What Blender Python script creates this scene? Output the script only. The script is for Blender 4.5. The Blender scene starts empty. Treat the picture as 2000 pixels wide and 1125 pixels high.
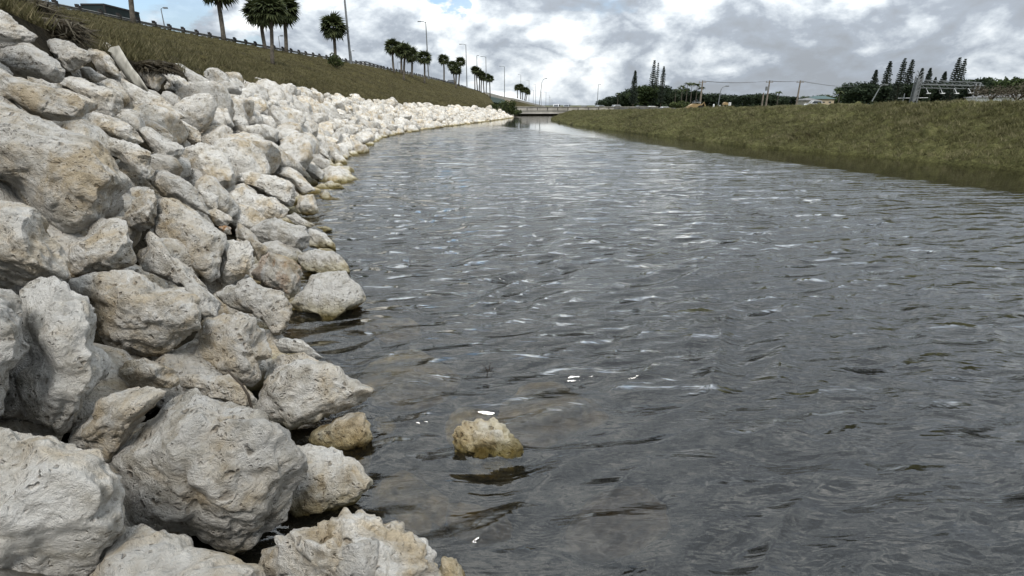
import bpy, math, random
import numpy as np
from mathutils import Vector, Matrix
from mathutils.bvhtree import BVHTree

C = bpy.context.scene
COL = C.collection
R = math.radians
random.seed(7)
rs = np.random.RandomState(11)

# ------------------------------------------------------------------ camera, sky, sun
CAMH = 2.0
PITCH = 19.65
cd = bpy.data.cameras.new('camera')
cd.sensor_width = 36.0
cd.lens = 18.0
cd.clip_start = 0.05
cd.clip_end = 6000
cam = bpy.data.objects.new('camera', cd)
COL.objects.link(cam)
cam.location = (0, 0, CAMH)
cam.rotation_euler = (R(90 - PITCH), 0, 0)
C.camera = cam
C.view_settings.view_transform = 'Standard'
C.view_settings.look = 'None'
C.view_settings.exposure = 0.66
C.view_settings.gamma = 1.0
C.view_settings.use_curve_mapping = False
SUN_EL, SUN_AZ = 55.0, 165.0          # azimuth measured from +y towards +x

world = bpy.data.worlds.new('World')
C.world = world
world.use_nodes = True


def nodes_of(tree):
    N, L = tree.nodes, tree.links

    def nd(kind, **kw):
        n = N.new(kind)
        ins = kw.pop('ins', {})
        for k, v in kw.items():
            setattr(n, k, v)
        for k, v in ins.items():
            if isinstance(v, bpy.types.NodeSocket):
                L.new(v, n.inputs[k])
            else:
                n.inputs[k].default_value = v
        return n
    return nd, L


def build_world():
    t = world.node_tree
    t.nodes.clear()
    nd, L = nodes_of(t)
    out = nd('ShaderNodeOutputWorld')
    sky = nd('ShaderNodeTexSky', sky_type='NISHITA', sun_disc=False, sun_elevation=R(SUN_EL),
             sun_rotation=R(SUN_AZ), air_density=1.0, dust_density=1.2)
    skyc = nd('ShaderNodeVectorMath', operation='SCALE', ins={0: sky.outputs[0], 3: 0.085})
    tc = nd('ShaderNodeTexCoord')
    d = tc.outputs['Generated']
    sx = nd('ShaderNodeSeparateXYZ', ins={0: d})
    zz = nd('ShaderNodeMath', operation='MAXIMUM', ins={0: sx.outputs[2], 1: 0.0})
    zc = nd('ShaderNodeMath', operation='ADD', ins={0: zz.outputs[0], 1: 0.13})
    px = nd('ShaderNodeMath', operation='DIVIDE', ins={0: sx.outputs[0], 1: zc.outputs[0]})
    py = nd('ShaderNodeMath', operation='DIVIDE', ins={0: sx.outputs[1], 1: zc.outputs[0]})
    zs = nd('ShaderNodeMath', operation='MULTIPLY', ins={0: sx.outputs[2], 1: 1.9})
    P0 = nd('ShaderNodeCombineXYZ', ins={0: sx.outputs[0], 1: sx.outputs[1], 2: zs.outputs[0]})
    P = nd('ShaderNodeVectorMath', operation='SCALE', ins={0: P0.outputs[0], 3: 6.2})

    def noise(vec, scale, detail=6, rough=0.55, dist=0.0, off=(0, 0, 0)):
        a = nd('ShaderNodeVectorMath', operation='ADD', ins={0: vec, 1: off})
        return nd('ShaderNodeTexNoise', ins={'Vector': a.outputs[0], 'Scale': scale, 'Detail': detail,
                                             'Roughness': rough, 'Distortion': dist}).outputs[0]
    n1 = noise(P.outputs[0], 0.55, 10, 0.60, 0.15)
    # same field, sampled a little higher: sunlit upper edges, dull bases
    n2 = noise(P.outputs[0], 0.55, 10, 0.60, 0.15, (0.0, 0.0, 0.16))
    n3 = noise(P.outputs[0], 0.22, 4, 0.5, 0.0, (7.3, 2.1, 1.0))
    n5 = noise(P.outputs[0], 1.9, 8, 0.62, 0.2, (3.1, 0.7, 0.0))
    bi = noise(P.outputs[0], 1.05, 5, 0.5, 0.5, (5.2, 3.3, 0.9))
    bi1 = nd('ShaderNodeMath', operation='SUBTRACT', ins={0: bi, 1: 0.5})
    bi2 = nd('ShaderNodeMath', operation='ABSOLUTE', ins={0: bi1.outputs[0]})
    dif = nd('ShaderNodeMath', operation='SUBTRACT', ins={0: n1, 1: n2})
    th = nd('ShaderNodeMapRange', interpolation_type='SMOOTHSTEP', ins={0: n1, 1: 0.36, 2: 0.64, 3: 0.92, 4: 0.46})
    b1 = nd('ShaderNodeMath', operation='MULTIPLY_ADD', ins={0: dif.outputs[0], 1: 3.2, 2: th.outputs[0]})
    lo = nd('ShaderNodeMapRange', interpolation_type='SMOOTHSTEP', ins={0: n3, 1: 0.35, 2: 0.65, 3: 0.04, 4: -0.12})
    b2 = nd('ShaderNodeMath', operation='ADD', ins={0: b1.outputs[0], 1: lo.outputs[0]})
    fi = nd('ShaderNodeMath', operation='MULTIPLY_ADD', ins={0: n5, 1: 0.8, 2: -0.40})
    pf = nd('ShaderNodeMath', operation='MULTIPLY_ADD', ins={0: bi2.outputs[0], 1: 2.2, 2: -0.25})
    b25 = nd('ShaderNodeMath', operation='ADD', ins={0: b2.outputs[0], 1: pf.outputs[0]})
    b3 = nd('ShaderNodeMath', operation='ADD', ins={0: b25.outputs[0], 1: fi.outputs[0]})
    sd = Vector((math.sin(R(-32)) * math.cos(R(30)), math.cos(R(-32)) * math.cos(R(30)), math.sin(R(30))))
    dt = nd('ShaderNodeVectorMath', operation='DOT_PRODUCT', ins={0: d, 1: sd})
    gl = nd('ShaderNodeMapRange', interpolation_type='SMOOTHSTEP', ins={0: dt.outputs['Value'], 1: 0.4, 2: 1.0, 3: -0.03, 4: 0.03})
    b4 = nd('ShaderNodeMath', operation='ADD', ins={0: b3.outputs[0], 1: gl.outputs[0]})
    hz = nd('ShaderNodeMapRange', interpolation_type='SMOOTHSTEP', ins={0: sx.outputs[2], 1: 0.0, 2: 0.10, 3: 0.05, 4: 0.0})
    b5 = nd('ShaderNodeMath', operation='ADD', ins={0: b4.outputs[0], 1: hz.outputs[0]}, use_clamp=True)
    ramp = nd('ShaderNodeValToRGB', ins={0: b5.outputs[0]})
    cr = ramp.color_ramp
    cr.elements[0].position = 0.15
    cr.elements[0].color = (0.22, 0.24, 0.265, 1)
    cr.elements[1].position = 1.0
    cr.elements[1].color = (0.74, 0.75, 0.74, 1)
    for p_, c_ in ((0.42, (0.25, 0.28, 0.32, 1)), (0.60, (0.37, 0.405, 0.44, 1)), (0.80, (0.54, 0.57, 0.59, 1))):
        e = cr.elements.new(p_)
        e.color = c_
    # holes of blue sky
    nh = noise(P.outputs[0], 0.55, 6, 0.5, 0.1, (1.9, 8.2, 0.4))
    hole = nd('ShaderNodeMapRange', interpolation_type='SMOOTHSTEP', ins={0: nh, 1: 0.66, 2: 0.73, 3: 0.0, 4: 0.85})
    fac = hole.outputs[0]
    # the blue gaps seen above the truck and above the palms
    for (u, v, rad, w) in ((235, -10, 0.075, 1.0), (335, 20, 0.05, .7), (130, 5, 0.07, .6), (850, -8, 0.032, 1.0), (895, 4, 0.02, .8), (500, 85, .03, .45)):
        q = Vector(((u - 1000) / 1000, math.cos(R(PITCH)) + (562.5 - v) / 1000 * math.sin(R(PITCH)),
                    -math.sin(R(PITCH)) + (562.5 - v) / 1000 * math.cos(R(PITCH)))).normalized()
        ds = nd('ShaderNodeVectorMath', operation='DISTANCE', ins={0: d, 1: q})
        wob = nd('ShaderNodeMath', operation='MULTIPLY_ADD', ins={0: n5, 1: 0.16, 2: ds.outputs['Value']})
        wo2 = nd('ShaderNodeMath', operation='SUBTRACT', ins={0: wob.outputs[0], 1: 0.08})
        mk = nd('ShaderNodeMapRange', interpolation_type='SMOOTHSTEP', ins={0: wo2.outputs[0], 1: rad * 1.0, 2: rad * 0.45, 3: 0.0, 4: w})
        fac = nd('ShaderNodeMath', operation='MAXIMUM', ins={0: fac, 1: mk.outputs[0]}).outputs[0]
    mix = nd('ShaderNodeMix', data_type='RGBA', ins={0: fac, 6: ramp.outputs[0], 7: skyc.outputs[0]})
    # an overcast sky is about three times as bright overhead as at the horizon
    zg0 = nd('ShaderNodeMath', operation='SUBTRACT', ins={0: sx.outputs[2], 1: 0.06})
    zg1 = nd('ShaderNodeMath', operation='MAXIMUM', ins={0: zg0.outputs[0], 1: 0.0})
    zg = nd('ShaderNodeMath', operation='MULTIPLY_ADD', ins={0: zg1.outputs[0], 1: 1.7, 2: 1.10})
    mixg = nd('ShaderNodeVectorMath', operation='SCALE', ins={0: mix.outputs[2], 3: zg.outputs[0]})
    # below the horizon: dull ground tone
    bl = nd('ShaderNodeMapRange', ins={0: sx.outputs[2], 1: -0.02, 2: 0.0, 3: 1.0, 4: 0.0})
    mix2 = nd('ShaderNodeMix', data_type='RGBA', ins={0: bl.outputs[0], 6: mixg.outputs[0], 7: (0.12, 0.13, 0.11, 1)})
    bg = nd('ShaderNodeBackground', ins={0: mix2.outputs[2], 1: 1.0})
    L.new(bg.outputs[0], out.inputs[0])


build_world()
sl = bpy.data.lights.new('sun', 'SUN')
sl.energy = 2.0
sl.angle = R(16)
sl.color = (1.0, 0.955, 0.89)
sun = bpy.data.objects.new('sun', sl)
COL.objects.link(sun)
sun.rotation_euler = (R(90 - SUN_EL), 0, R(180 - SUN_AZ))

# ------------------------------------------------------------------ helpers
SP, CP = math.sin(R(PITCH)), math.cos(R(PITCH))


def ray(u, v):
    """direction whose length along the optical axis is 1 (2000 x 1125 pixels)"""
    a, b = (u - 1000) / 1000.0, (562.5 - v) / 1000.0
    return np.array([a, CP + b * SP, -SP + b * CP])


def at_z(u, v, z):
    d = ray(u, v)
    return np.array([0, 0, CAMH]) + d * ((z - CAMH) / d[2])


def at_y(u, v, y):
    d = ray(u, v)
    return np.array([0, 0, CAMH]) + d * (y / d[1])


def project(p):
    x, y, z = p[0], p[1], p[2] - CAMH
    dep = y * CP - z * SP
    up = y * SP + z * CP
    return 1000 + 1000 * x / dep, 562.5 - 1000 * up / dep, dep


def _h(ix, iy, iz, seed):
    h = (ix.astype(np.int64) * 374761393 + iy.astype(np.int64) * 668265263 + iz.astype(np.int64) * 2147483647 // 7 + seed * 974634777) & 0xFFFFFFFF
    h = ((h ^ (h >> 13)) * 1274126177) & 0xFFFFFFFF
    h = ((h ^ (h >> 16)) * 2246822519) & 0xFFFFFFFF
    return (h ^ (h >> 15)) & 0xFFFFFFFF


_G = rs.normal(size=(256, 3))
_G /= np.linalg.norm(_G, axis=1)[:, None]


def gnoise(p, seed=0):
    """gradient noise in about -1..1"""
    i = np.floor(p).astype(np.int64)
    f = p - i
    u = f * f * f * (f * (f * 6 - 15) + 10)
    r = 0
    for a in (0, 1):
        wx = u[:, 0] if a else 1 - u[:, 0]
        for b in (0, 1):
            wy = u[:, 1] if b else 1 - u[:, 1]
            for c in (0, 1):
                wz = u[:, 2] if c else 1 - u[:, 2]
                g = _G[_h(i[:, 0] + a, i[:, 1] + b, i[:, 2] + c, seed) & 255]
                dd = g[:, 0] * (f[:, 0] - a) + g[:, 1] * (f[:, 1] - b) + g[:, 2] * (f[:, 2] - c)
                r = r + wx * wy * wz * dd
    return r * 1.6


def fbm(p, octs=4, seed=0, gain=0.5, lac=2.03):
    a, s = 1.0, 0
    for k in range(octs):
        s = s + a * gnoise(p, seed + k * 17)
        p = p * lac
        a *= gain
    return s


def new_mesh(name, verts, faces, smooth=False):
    me = bpy.data.meshes.new(name)
    verts = np.asarray(verts, dtype=np.float32)
    if isinstance(faces, np.ndarray):
        nf, k = faces.shape
        me.vertices.add(len(verts))
        me.vertices.foreach_set('co', verts.ravel())
        me.loops.add(nf * k)
        me.loops.foreach_set('vertex_index', faces.astype(np.int32).ravel())
        me.polygons.add(nf)
        me.polygons.foreach_set('loop_start', np.arange(0, nf * k, k, dtype=np.int32))
        me.polygons.foreach_set('loop_total', np.full(nf, k, dtype=np.int32))
        me.update(calc_edges=True)
        me.validate()
    else:
        me.from_pydata([tuple(v) for v in verts], [], faces)
        me.update()
    if smooth:
        me.polygons.foreach_set('use_smooth', np.ones(len(me.polygons), dtype=bool))
    return me


def obj(name, me, mat=None, parent=None, loc=None, label=None, cat=None, group=None, kind=None):
    if mat is not None and not me.materials:
        me.materials.append(mat)
    o = bpy.data.objects.new(name, me)
    COL.objects.link(o)
    if loc is not None:
        o.location = loc
    if parent is not None:
        o.parent = parent
    tag(o, label, cat, group, kind)
    return o


def tag(o, label=None, cat=None, group=None, kind=None):
    for k, v in (('label', label), ('category', cat), ('group', group), ('kind', kind)):
        if v:
            o[k] = v
    return o


def thing(name, loc, label, cat, group=None, rz=0.0):
    o = bpy.data.objects.new(name, None)
    o.empty_display_size = 0.2
    COL.objects.link(o)
    o.location = loc
    o.rotation_euler = (0, 0, rz)
    return tag(o, label, cat, group)


class MB:
    """collects simple solids into one mesh"""

    def __init__(self):
        self.v, self.f = [], []

    def add(self, vs, fs):
        n = len(self.v)
        self.v += [tuple(float(c) for c in q) for q in vs]
        self.f += [tuple(i + n for i in q) for q in fs]

    def box(self, c, s, rz=0.0, taper=1.0):
        x, y, z = s[0] / 2, s[1] / 2, s[2] / 2
        vs = []
        for dz, k in ((-z, 1.0), (z, taper)):
            for dx, dy in ((-x, -y), (x, -y), (x, y), (-x, y)):
                dx, dy = dx * k, dy * k
                vs.append((c[0] + dx * math.cos(rz) - dy * math.sin(rz), c[1] + dx * math.sin(rz) + dy * math.cos(rz), c[2] + dz))
        self.add(vs, [(3, 2, 1, 0), (4, 5, 6, 7), (0, 1, 5, 4), (1, 2, 6, 5), (2, 3, 7, 6), (3, 0, 4, 7)])

    def tube(self, pts, rads, n=6, cap=True):
        pts = [Vector(p) for p in pts]
        if not hasattr(rads, '__len__'):
            rads = [rads] * len(pts)
        vs, fs = [], []
        for i, p in enumerate(pts):
            d = (pts[min(i + 1, len(pts) - 1)] - pts[max(i - 1, 0)]).normalized()
            a = Vector((0, 0, 1)) if abs(d.z) < 0.9 else Vector((1, 0, 0))
            e1 = d.cross(a).normalized()
            e2 = d.cross(e1)
            for k in range(n):
                t = 2 * math.pi * k / n
                vs.append(p + (e1 * math.cos(t) + e2 * math.sin(t)) * rads[i])
        for i in range(len(pts) - 1):
            for k in range(n):
                fs.append((i * n + k, i * n + (k + 1) % n, (i + 1) * n + (k + 1) % n, (i + 1) * n + k))
        if cap:
            fs.append(tuple(reversed(range(n))))
            fs.append(tuple((len(pts) - 1) * n + k for k in range(n)))
        self.add(vs, fs)

    def prism(self, prof, y0, y1, axis='y'):
        n = len(prof)
        if axis == 'y':
            vs = [(a, y0, b) for a, b in prof] + [(a, y1, b) for a, b in prof]
        else:
            vs = [(y0, a, b) for a, b in prof] + [(y1, a, b) for a, b in prof]
        fs = [tuple(range(n)), tuple(reversed(range(n, 2 * n)))]
        fs += [(k, k + n, (k + 1) % n + n, (k + 1) % n) for k in range(n)]
        self.add(vs, fs)

    def build(self, name, mat, parent=None, smooth=False, **kw):
        return obj(name, new_mesh(name, self.v, self.f, smooth), mat, parent, **kw)


# ------------------------------------------------------------------ materials
def mat_new(name):
    m = bpy.data.materials.new(name)
    m.use_nodes = True
    m.node_tree.nodes.clear()
    nd, L = nodes_of(m.node_tree)
    out = nd('ShaderNodeOutputMaterial')
    return m, nd, L, out


def plain(name, col, rough=0.7, metal=0.0, spec=0.3, grime=0.25, scale=2.0):
    m, nd, L, out = mat_new(name)
    tc = nd('ShaderNodeTexCoord')
    n = nd('ShaderNodeTexNoise', ins={'Vector': tc.outputs['Object'], 'Scale': scale, 'Detail': 5.0})
    r = nd('ShaderNodeMapRange', ins={0: n.outputs[0], 1: 0.35, 2: 0.7, 3: 1.0 - grime, 4: 1.0 + grime * 0.4})
    c = nd('ShaderNodeVectorMath', operation='SCALE', ins={0: col[:3], 3: r.outputs[0]})
    b = nd('ShaderNodeBsdfPrincipled', ins={'Base Color': c.outputs[0], 'Roughness': rough, 'Metallic': metal,
                                            'Specular IOR Level': spec})
    L.new(b.outputs[0], out.inputs[0])
    return m


def rock_material():
    m, nd, L, out = mat_new('limestone')
    geo = nd('ShaderNodeNewGeometry')
    oi = nd('ShaderNodeObjectInfo')
    at = nd('ShaderNodeAttribute', attribute_type='OBJECT', attribute_name='tan')
    pos = geo.outputs['Position']
    isl = nd('ShaderNodeMath', operation='ADD', ins={0: geo.outputs['Random Per Island'], 1: oi.outputs['Random']})
    rnd = nd('ShaderNodeMath', operation='FRACT', ins={0: isl.outputs[0]})
    off = nd('ShaderNodeCombineXYZ', ins={0: nd('ShaderNodeMath', operation='MULTIPLY', ins={0: rnd.outputs[0], 1: 37.0}).outputs[0]})
    P = nd('ShaderNodeVectorMath', operation='ADD', ins={0: pos, 1: off.outputs[0]}).outputs[0]

    def noise(scale, detail=6, rough=0.6, dist=0.0):
        return nd('ShaderNodeTexNoise', ins={'Vector': P, 'Scale': scale, 'Detail': detail, 'Roughness': rough, 'Distortion': dist}).outputs[0]
    big = noise(1.7, 5, 0.6, 0.4)
    mid = noise(7.0, 7, 0.65, 0.3)
    fine = noise(38.0, 6, 0.7)
    # white-cream-grey body
    r1 = nd('ShaderNodeValToRGB', ins={0: mid})
    cr = r1.color_ramp
    cr.elements[0].position = 0.28
    cr.elements[0].color = (0.40, 0.36, 0.295, 1)
    cr.elements[1].position = 0.72
    cr.elements[1].color = (0.84, 0.825, 0.785, 1)
    for p_, c_ in ((0.40, (0.60, 0.565, 0.495, 1)), (0.50, (0.76, 0.735, 0.68, 1))):
        e = cr.elements.new(p_)
        e.color = c_
    # tan / ochre staining
    sh = nd('ShaderNodeMath', operation='MULTIPLY_ADD', ins={0: at.outputs['Fac'], 1: 0.17, 2: big})
    sh2 = nd('ShaderNodeMath', operation='MULTIPLY_ADD', ins={0: rnd.outputs[0], 1: 0.10, 2: sh.outputs[0]})
    st = nd('ShaderNodeMapRange', interpolation_type='SMOOTHSTEP', ins={0: sh2.outputs[0], 1: 0.56, 2: 0.72, 3: 0.0, 4: 0.9})
    stm = nd('ShaderNodeMath', operation='MULTIPLY', ins={0: st.outputs[0], 1: nd('ShaderNodeMapRange', ins={0: noise(4.0, 6, 0.7, 0.6), 1: 0.40, 2: 0.60}).outputs[0]})
    c1 = nd('ShaderNodeMix', data_type='RGBA', blend_type='MULTIPLY', ins={0: stm.outputs[0], 6: r1.outputs[0], 7: (0.80, 0.68, 0.50, 1)})
    # grey weathering patches
    gp = nd('ShaderNodeMapRange', interpolation_type='SMOOTHSTEP', ins={0: noise(3.1, 8, 0.72, 0.5), 1: 0.54, 2: 0.62, 3: 0.0, 4: 0.45})
    c2 = nd('ShaderNodeMix', data_type='RGBA', blend_type='MULTIPLY', ins={0: gp.outputs[0], 6: c1.outputs[2], 7: (0.56, 0.57, 0.58, 1)})
    # dark pits
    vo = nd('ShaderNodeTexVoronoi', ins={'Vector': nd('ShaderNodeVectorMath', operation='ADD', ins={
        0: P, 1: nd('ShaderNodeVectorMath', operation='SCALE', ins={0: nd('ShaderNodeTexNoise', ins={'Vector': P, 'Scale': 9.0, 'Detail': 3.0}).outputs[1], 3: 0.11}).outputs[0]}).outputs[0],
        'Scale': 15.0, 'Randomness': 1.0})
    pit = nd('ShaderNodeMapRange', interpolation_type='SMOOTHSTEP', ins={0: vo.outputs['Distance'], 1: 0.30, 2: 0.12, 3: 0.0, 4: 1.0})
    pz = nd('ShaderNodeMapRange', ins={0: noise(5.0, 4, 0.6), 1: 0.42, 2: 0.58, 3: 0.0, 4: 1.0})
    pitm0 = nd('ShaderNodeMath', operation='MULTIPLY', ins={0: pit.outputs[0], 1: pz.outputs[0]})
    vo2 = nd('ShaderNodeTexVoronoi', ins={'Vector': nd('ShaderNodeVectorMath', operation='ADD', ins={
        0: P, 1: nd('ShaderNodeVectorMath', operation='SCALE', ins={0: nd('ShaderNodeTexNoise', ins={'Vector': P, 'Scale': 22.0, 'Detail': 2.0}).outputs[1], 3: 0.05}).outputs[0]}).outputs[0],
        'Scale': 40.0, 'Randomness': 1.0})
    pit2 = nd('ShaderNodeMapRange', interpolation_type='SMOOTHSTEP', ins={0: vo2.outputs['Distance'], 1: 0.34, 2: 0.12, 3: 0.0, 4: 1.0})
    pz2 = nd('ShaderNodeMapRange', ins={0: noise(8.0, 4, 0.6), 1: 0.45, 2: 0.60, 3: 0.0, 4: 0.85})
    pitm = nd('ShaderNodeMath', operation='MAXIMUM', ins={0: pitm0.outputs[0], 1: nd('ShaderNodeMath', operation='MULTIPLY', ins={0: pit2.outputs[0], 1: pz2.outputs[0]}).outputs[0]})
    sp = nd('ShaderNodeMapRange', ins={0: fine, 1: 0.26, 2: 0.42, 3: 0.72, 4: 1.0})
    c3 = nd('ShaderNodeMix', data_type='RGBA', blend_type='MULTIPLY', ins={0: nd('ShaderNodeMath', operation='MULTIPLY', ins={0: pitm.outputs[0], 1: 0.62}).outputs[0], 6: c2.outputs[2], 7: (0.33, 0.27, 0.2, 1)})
    c4 = nd('ShaderNodeVectorMath', operation='SCALE', ins={0: c3.outputs[2], 3: sp.outputs[0]})
    # per rock brightness
    pb = nd('ShaderNodeMapRange', ins={0: rnd.outputs[0], 1: 0.0, 2: 1.0, 3: 0.72, 4: 1.0})
    c5 = nd('ShaderNodeVectorMath', operation='SCALE', ins={0: c4.outputs[0], 3: pb.outputs[0]})
    # wet, algae stained foot at the water line
    sz = nd('ShaderNodeSeparateXYZ', ins={0: pos})
    zn = nd('ShaderNodeMath', operation='MULTIPLY_ADD', ins={0: mid, 1: 0.16, 2: sz.outputs[2]})
    wet = nd('ShaderNodeMapRange', interpolation_type='SMOOTHSTEP', ins={0: zn.outputs[0], 1: 0.20, 2: 0.10, 3: 0.0, 4: 1.0})
    alg = nd('ShaderNodeMapRange', interpolation_type='SMOOTHSTEP', ins={0: zn.outputs[0], 1: 0.30, 2: 0.14, 3: 0.0, 4: 0.65})
    c6 = nd('ShaderNodeMix', data_type='RGBA', blend_type='MULTIPLY', ins={0: alg.outputs[0], 6: c5.outputs[0], 7: (0.74, 0.66, 0.36, 1)})
    c7 = nd('ShaderNodeMix', data_type='RGBA', blend_type='MULTIPLY', ins={0: wet.outputs[0], 6: c6.outputs[2], 7: (0.30, 0.27, 0.15, 1)})
    # rust
    rt = nd('ShaderNodeAttribute', attribute_type='OBJECT', attribute_name='rust')
    rn = nd('ShaderNodeMapRange', interpolation_type='SMOOTHSTEP', ins={0: noise(5.0, 4, 0.6), 1: 0.47, 2: 0.60})
    rf = nd('ShaderNodeMath', operation='MULTIPLY', ins={0: rt.outputs['Fac'], 1: rn.outputs[0]})
    c8 = nd('ShaderNodeMix', data_type='RGBA', blend_type='MULTIPLY', ins={0: rf.outputs[0], 6: c7.outputs[2], 7: (0.80, 0.52, 0.33, 1)})
    rough = nd('ShaderNodeMapRange', ins={0: wet.outputs[0], 3: 0.93, 4: 0.4})
    # relief
    hb = nd('ShaderNodeMath', operation='MULTIPLY_ADD', ins={0: fine, 1: 0.25, 2: nd('ShaderNodeMath', operation='MULTIPLY', ins={0: noise(13.0, 8, 0.72, 0.4), 1: 1.25}).outputs[0]})
    hb = nd('ShaderNodeMath', operation='MULTIPLY_ADD', ins={0: noise(62.0, 4, 0.7), 1: 0.22, 2: hb.outputs[0]})
    hb2 = nd('ShaderNodeMath', operation='MULTIPLY_ADD', ins={0: pitm.outputs[0], 1: -0.55, 2: hb.outputs[0]})
    bump = nd('ShaderNodeBump', ins={'Strength': 1.0, 'Distance': 0.085, 'Height': hb2.outputs[0]})
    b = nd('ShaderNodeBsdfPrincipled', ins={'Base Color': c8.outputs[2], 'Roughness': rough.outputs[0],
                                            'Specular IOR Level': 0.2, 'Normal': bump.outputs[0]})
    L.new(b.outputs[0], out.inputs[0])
    return m


def grass_ground(name, cols, scale=1.0, rock_line=False):
    """turf: clumps, dry streaks, bare soil"""
    m, nd, L, out = mat_new(name)
    geo = nd('ShaderNodeNewGeometry')
    pos = geo.outputs['Position']

    def noise(s, d=6, r=0.6, dist=0.0, vec=pos):
        return nd('ShaderNodeTexNoise', ins={'Vector': vec, 'Scale': s * scale, 'Detail': d, 'Roughness': r, 'Distortion': dist}).outputs[0]
    a = noise(0.35, 5, 0.65, 0.5)
    b_ = noise(3.2, 7, 0.7, 0.3)
    c_ = noise(16.0, 5, 0.7)
    s1 = nd('ShaderNodeMath', operation='MULTIPLY_ADD', ins={0: b_, 1: 0.5, 2: nd('ShaderNodeMath', operation='MULTIPLY', ins={0: a, 1: 0.5}).outputs[0]})
    ramp = nd('ShaderNodeValToRGB', ins={0: s1.outputs[0]})
    cr = ramp.color_ramp
    cr.elements[0].position = 0.36
    cr.elements[0].color = (*cols[0], 1)
    cr.elements[1].position = 0.66
    cr.elements[1].color = (*cols[-1], 1)
    for k, cc in enumerate(cols[1:-1]):
        e = cr.elements.new(0.36 + 0.30 * (k + 1) / (len(cols) - 1))
        e.color = (*cc, 1)
    dk = nd('ShaderNodeMapRange', ins={0: c_, 1: 0.3, 2: 0.7, 3: 0.55, 4: 1.35})
    col = nd('ShaderNodeVectorMath', operation='SCALE', ins={0: ramp.outputs[0], 3: dk.outputs[0]})
    hh = nd('ShaderNodeMath', operation='MULTIPLY_ADD', ins={0: c_, 1: 0.3, 2: b_})
    bump = nd('ShaderNodeBump', ins={'Strength': 0.9, 'Distance': 0.22, 'Height': hh.outputs[0]})
    b = nd('ShaderNodeBsdfPrincipled', ins={'Base Color': col.outputs[0], 'Roughness': 0.95, 'Specular IOR Level': 0.1, 'Normal': bump.outputs[0]})
    L.new(b.outputs[0], out.inputs[0])
    return m


def blade_material(name, c0, c1, c2, trans=0.25, pscale=0.8):
    m, nd, L, out = mat_new(name)
    geo = nd('ShaderNodeNewGeometry')
    n = nd('ShaderNodeTexNoise', ins={'Vector': geo.outputs['Position'], 'Scale': pscale, 'Detail': 5.0, 'Roughness': 0.65})
    k = nd('ShaderNodeMath', operation='MULTIPLY_ADD', ins={0: geo.outputs['Random Per Island'], 1: 0.42, 2: n.outputs[0]})
    ramp = nd('ShaderNodeValToRGB', ins={0: k.outputs[0]})
    cr = ramp.color_ramp
    cr.elements[0].position = 0.42
    cr.elements[0].color = (*c0, 1)
    cr.elements[1].position = 0.95
    cr.elements[1].color = (*c2, 1)
    e = cr.elements.new(0.68)
    e.color = (*c1, 1)
    d = nd('ShaderNodeBsdfPrincipled', ins={'Base Color': ramp.outputs[0], 'Roughness': 0.75, 'Specular IOR Level': 0.2})
    t = nd('ShaderNodeBsdfTranslucent', ins={0: ramp.outputs[0]})
    mx = nd('ShaderNodeMixShader', ins={0: trans, 1: d.outputs[0], 2: t.outputs[0]})
    L.new(mx.outputs[0], out.inputs[0])
    return m


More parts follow.
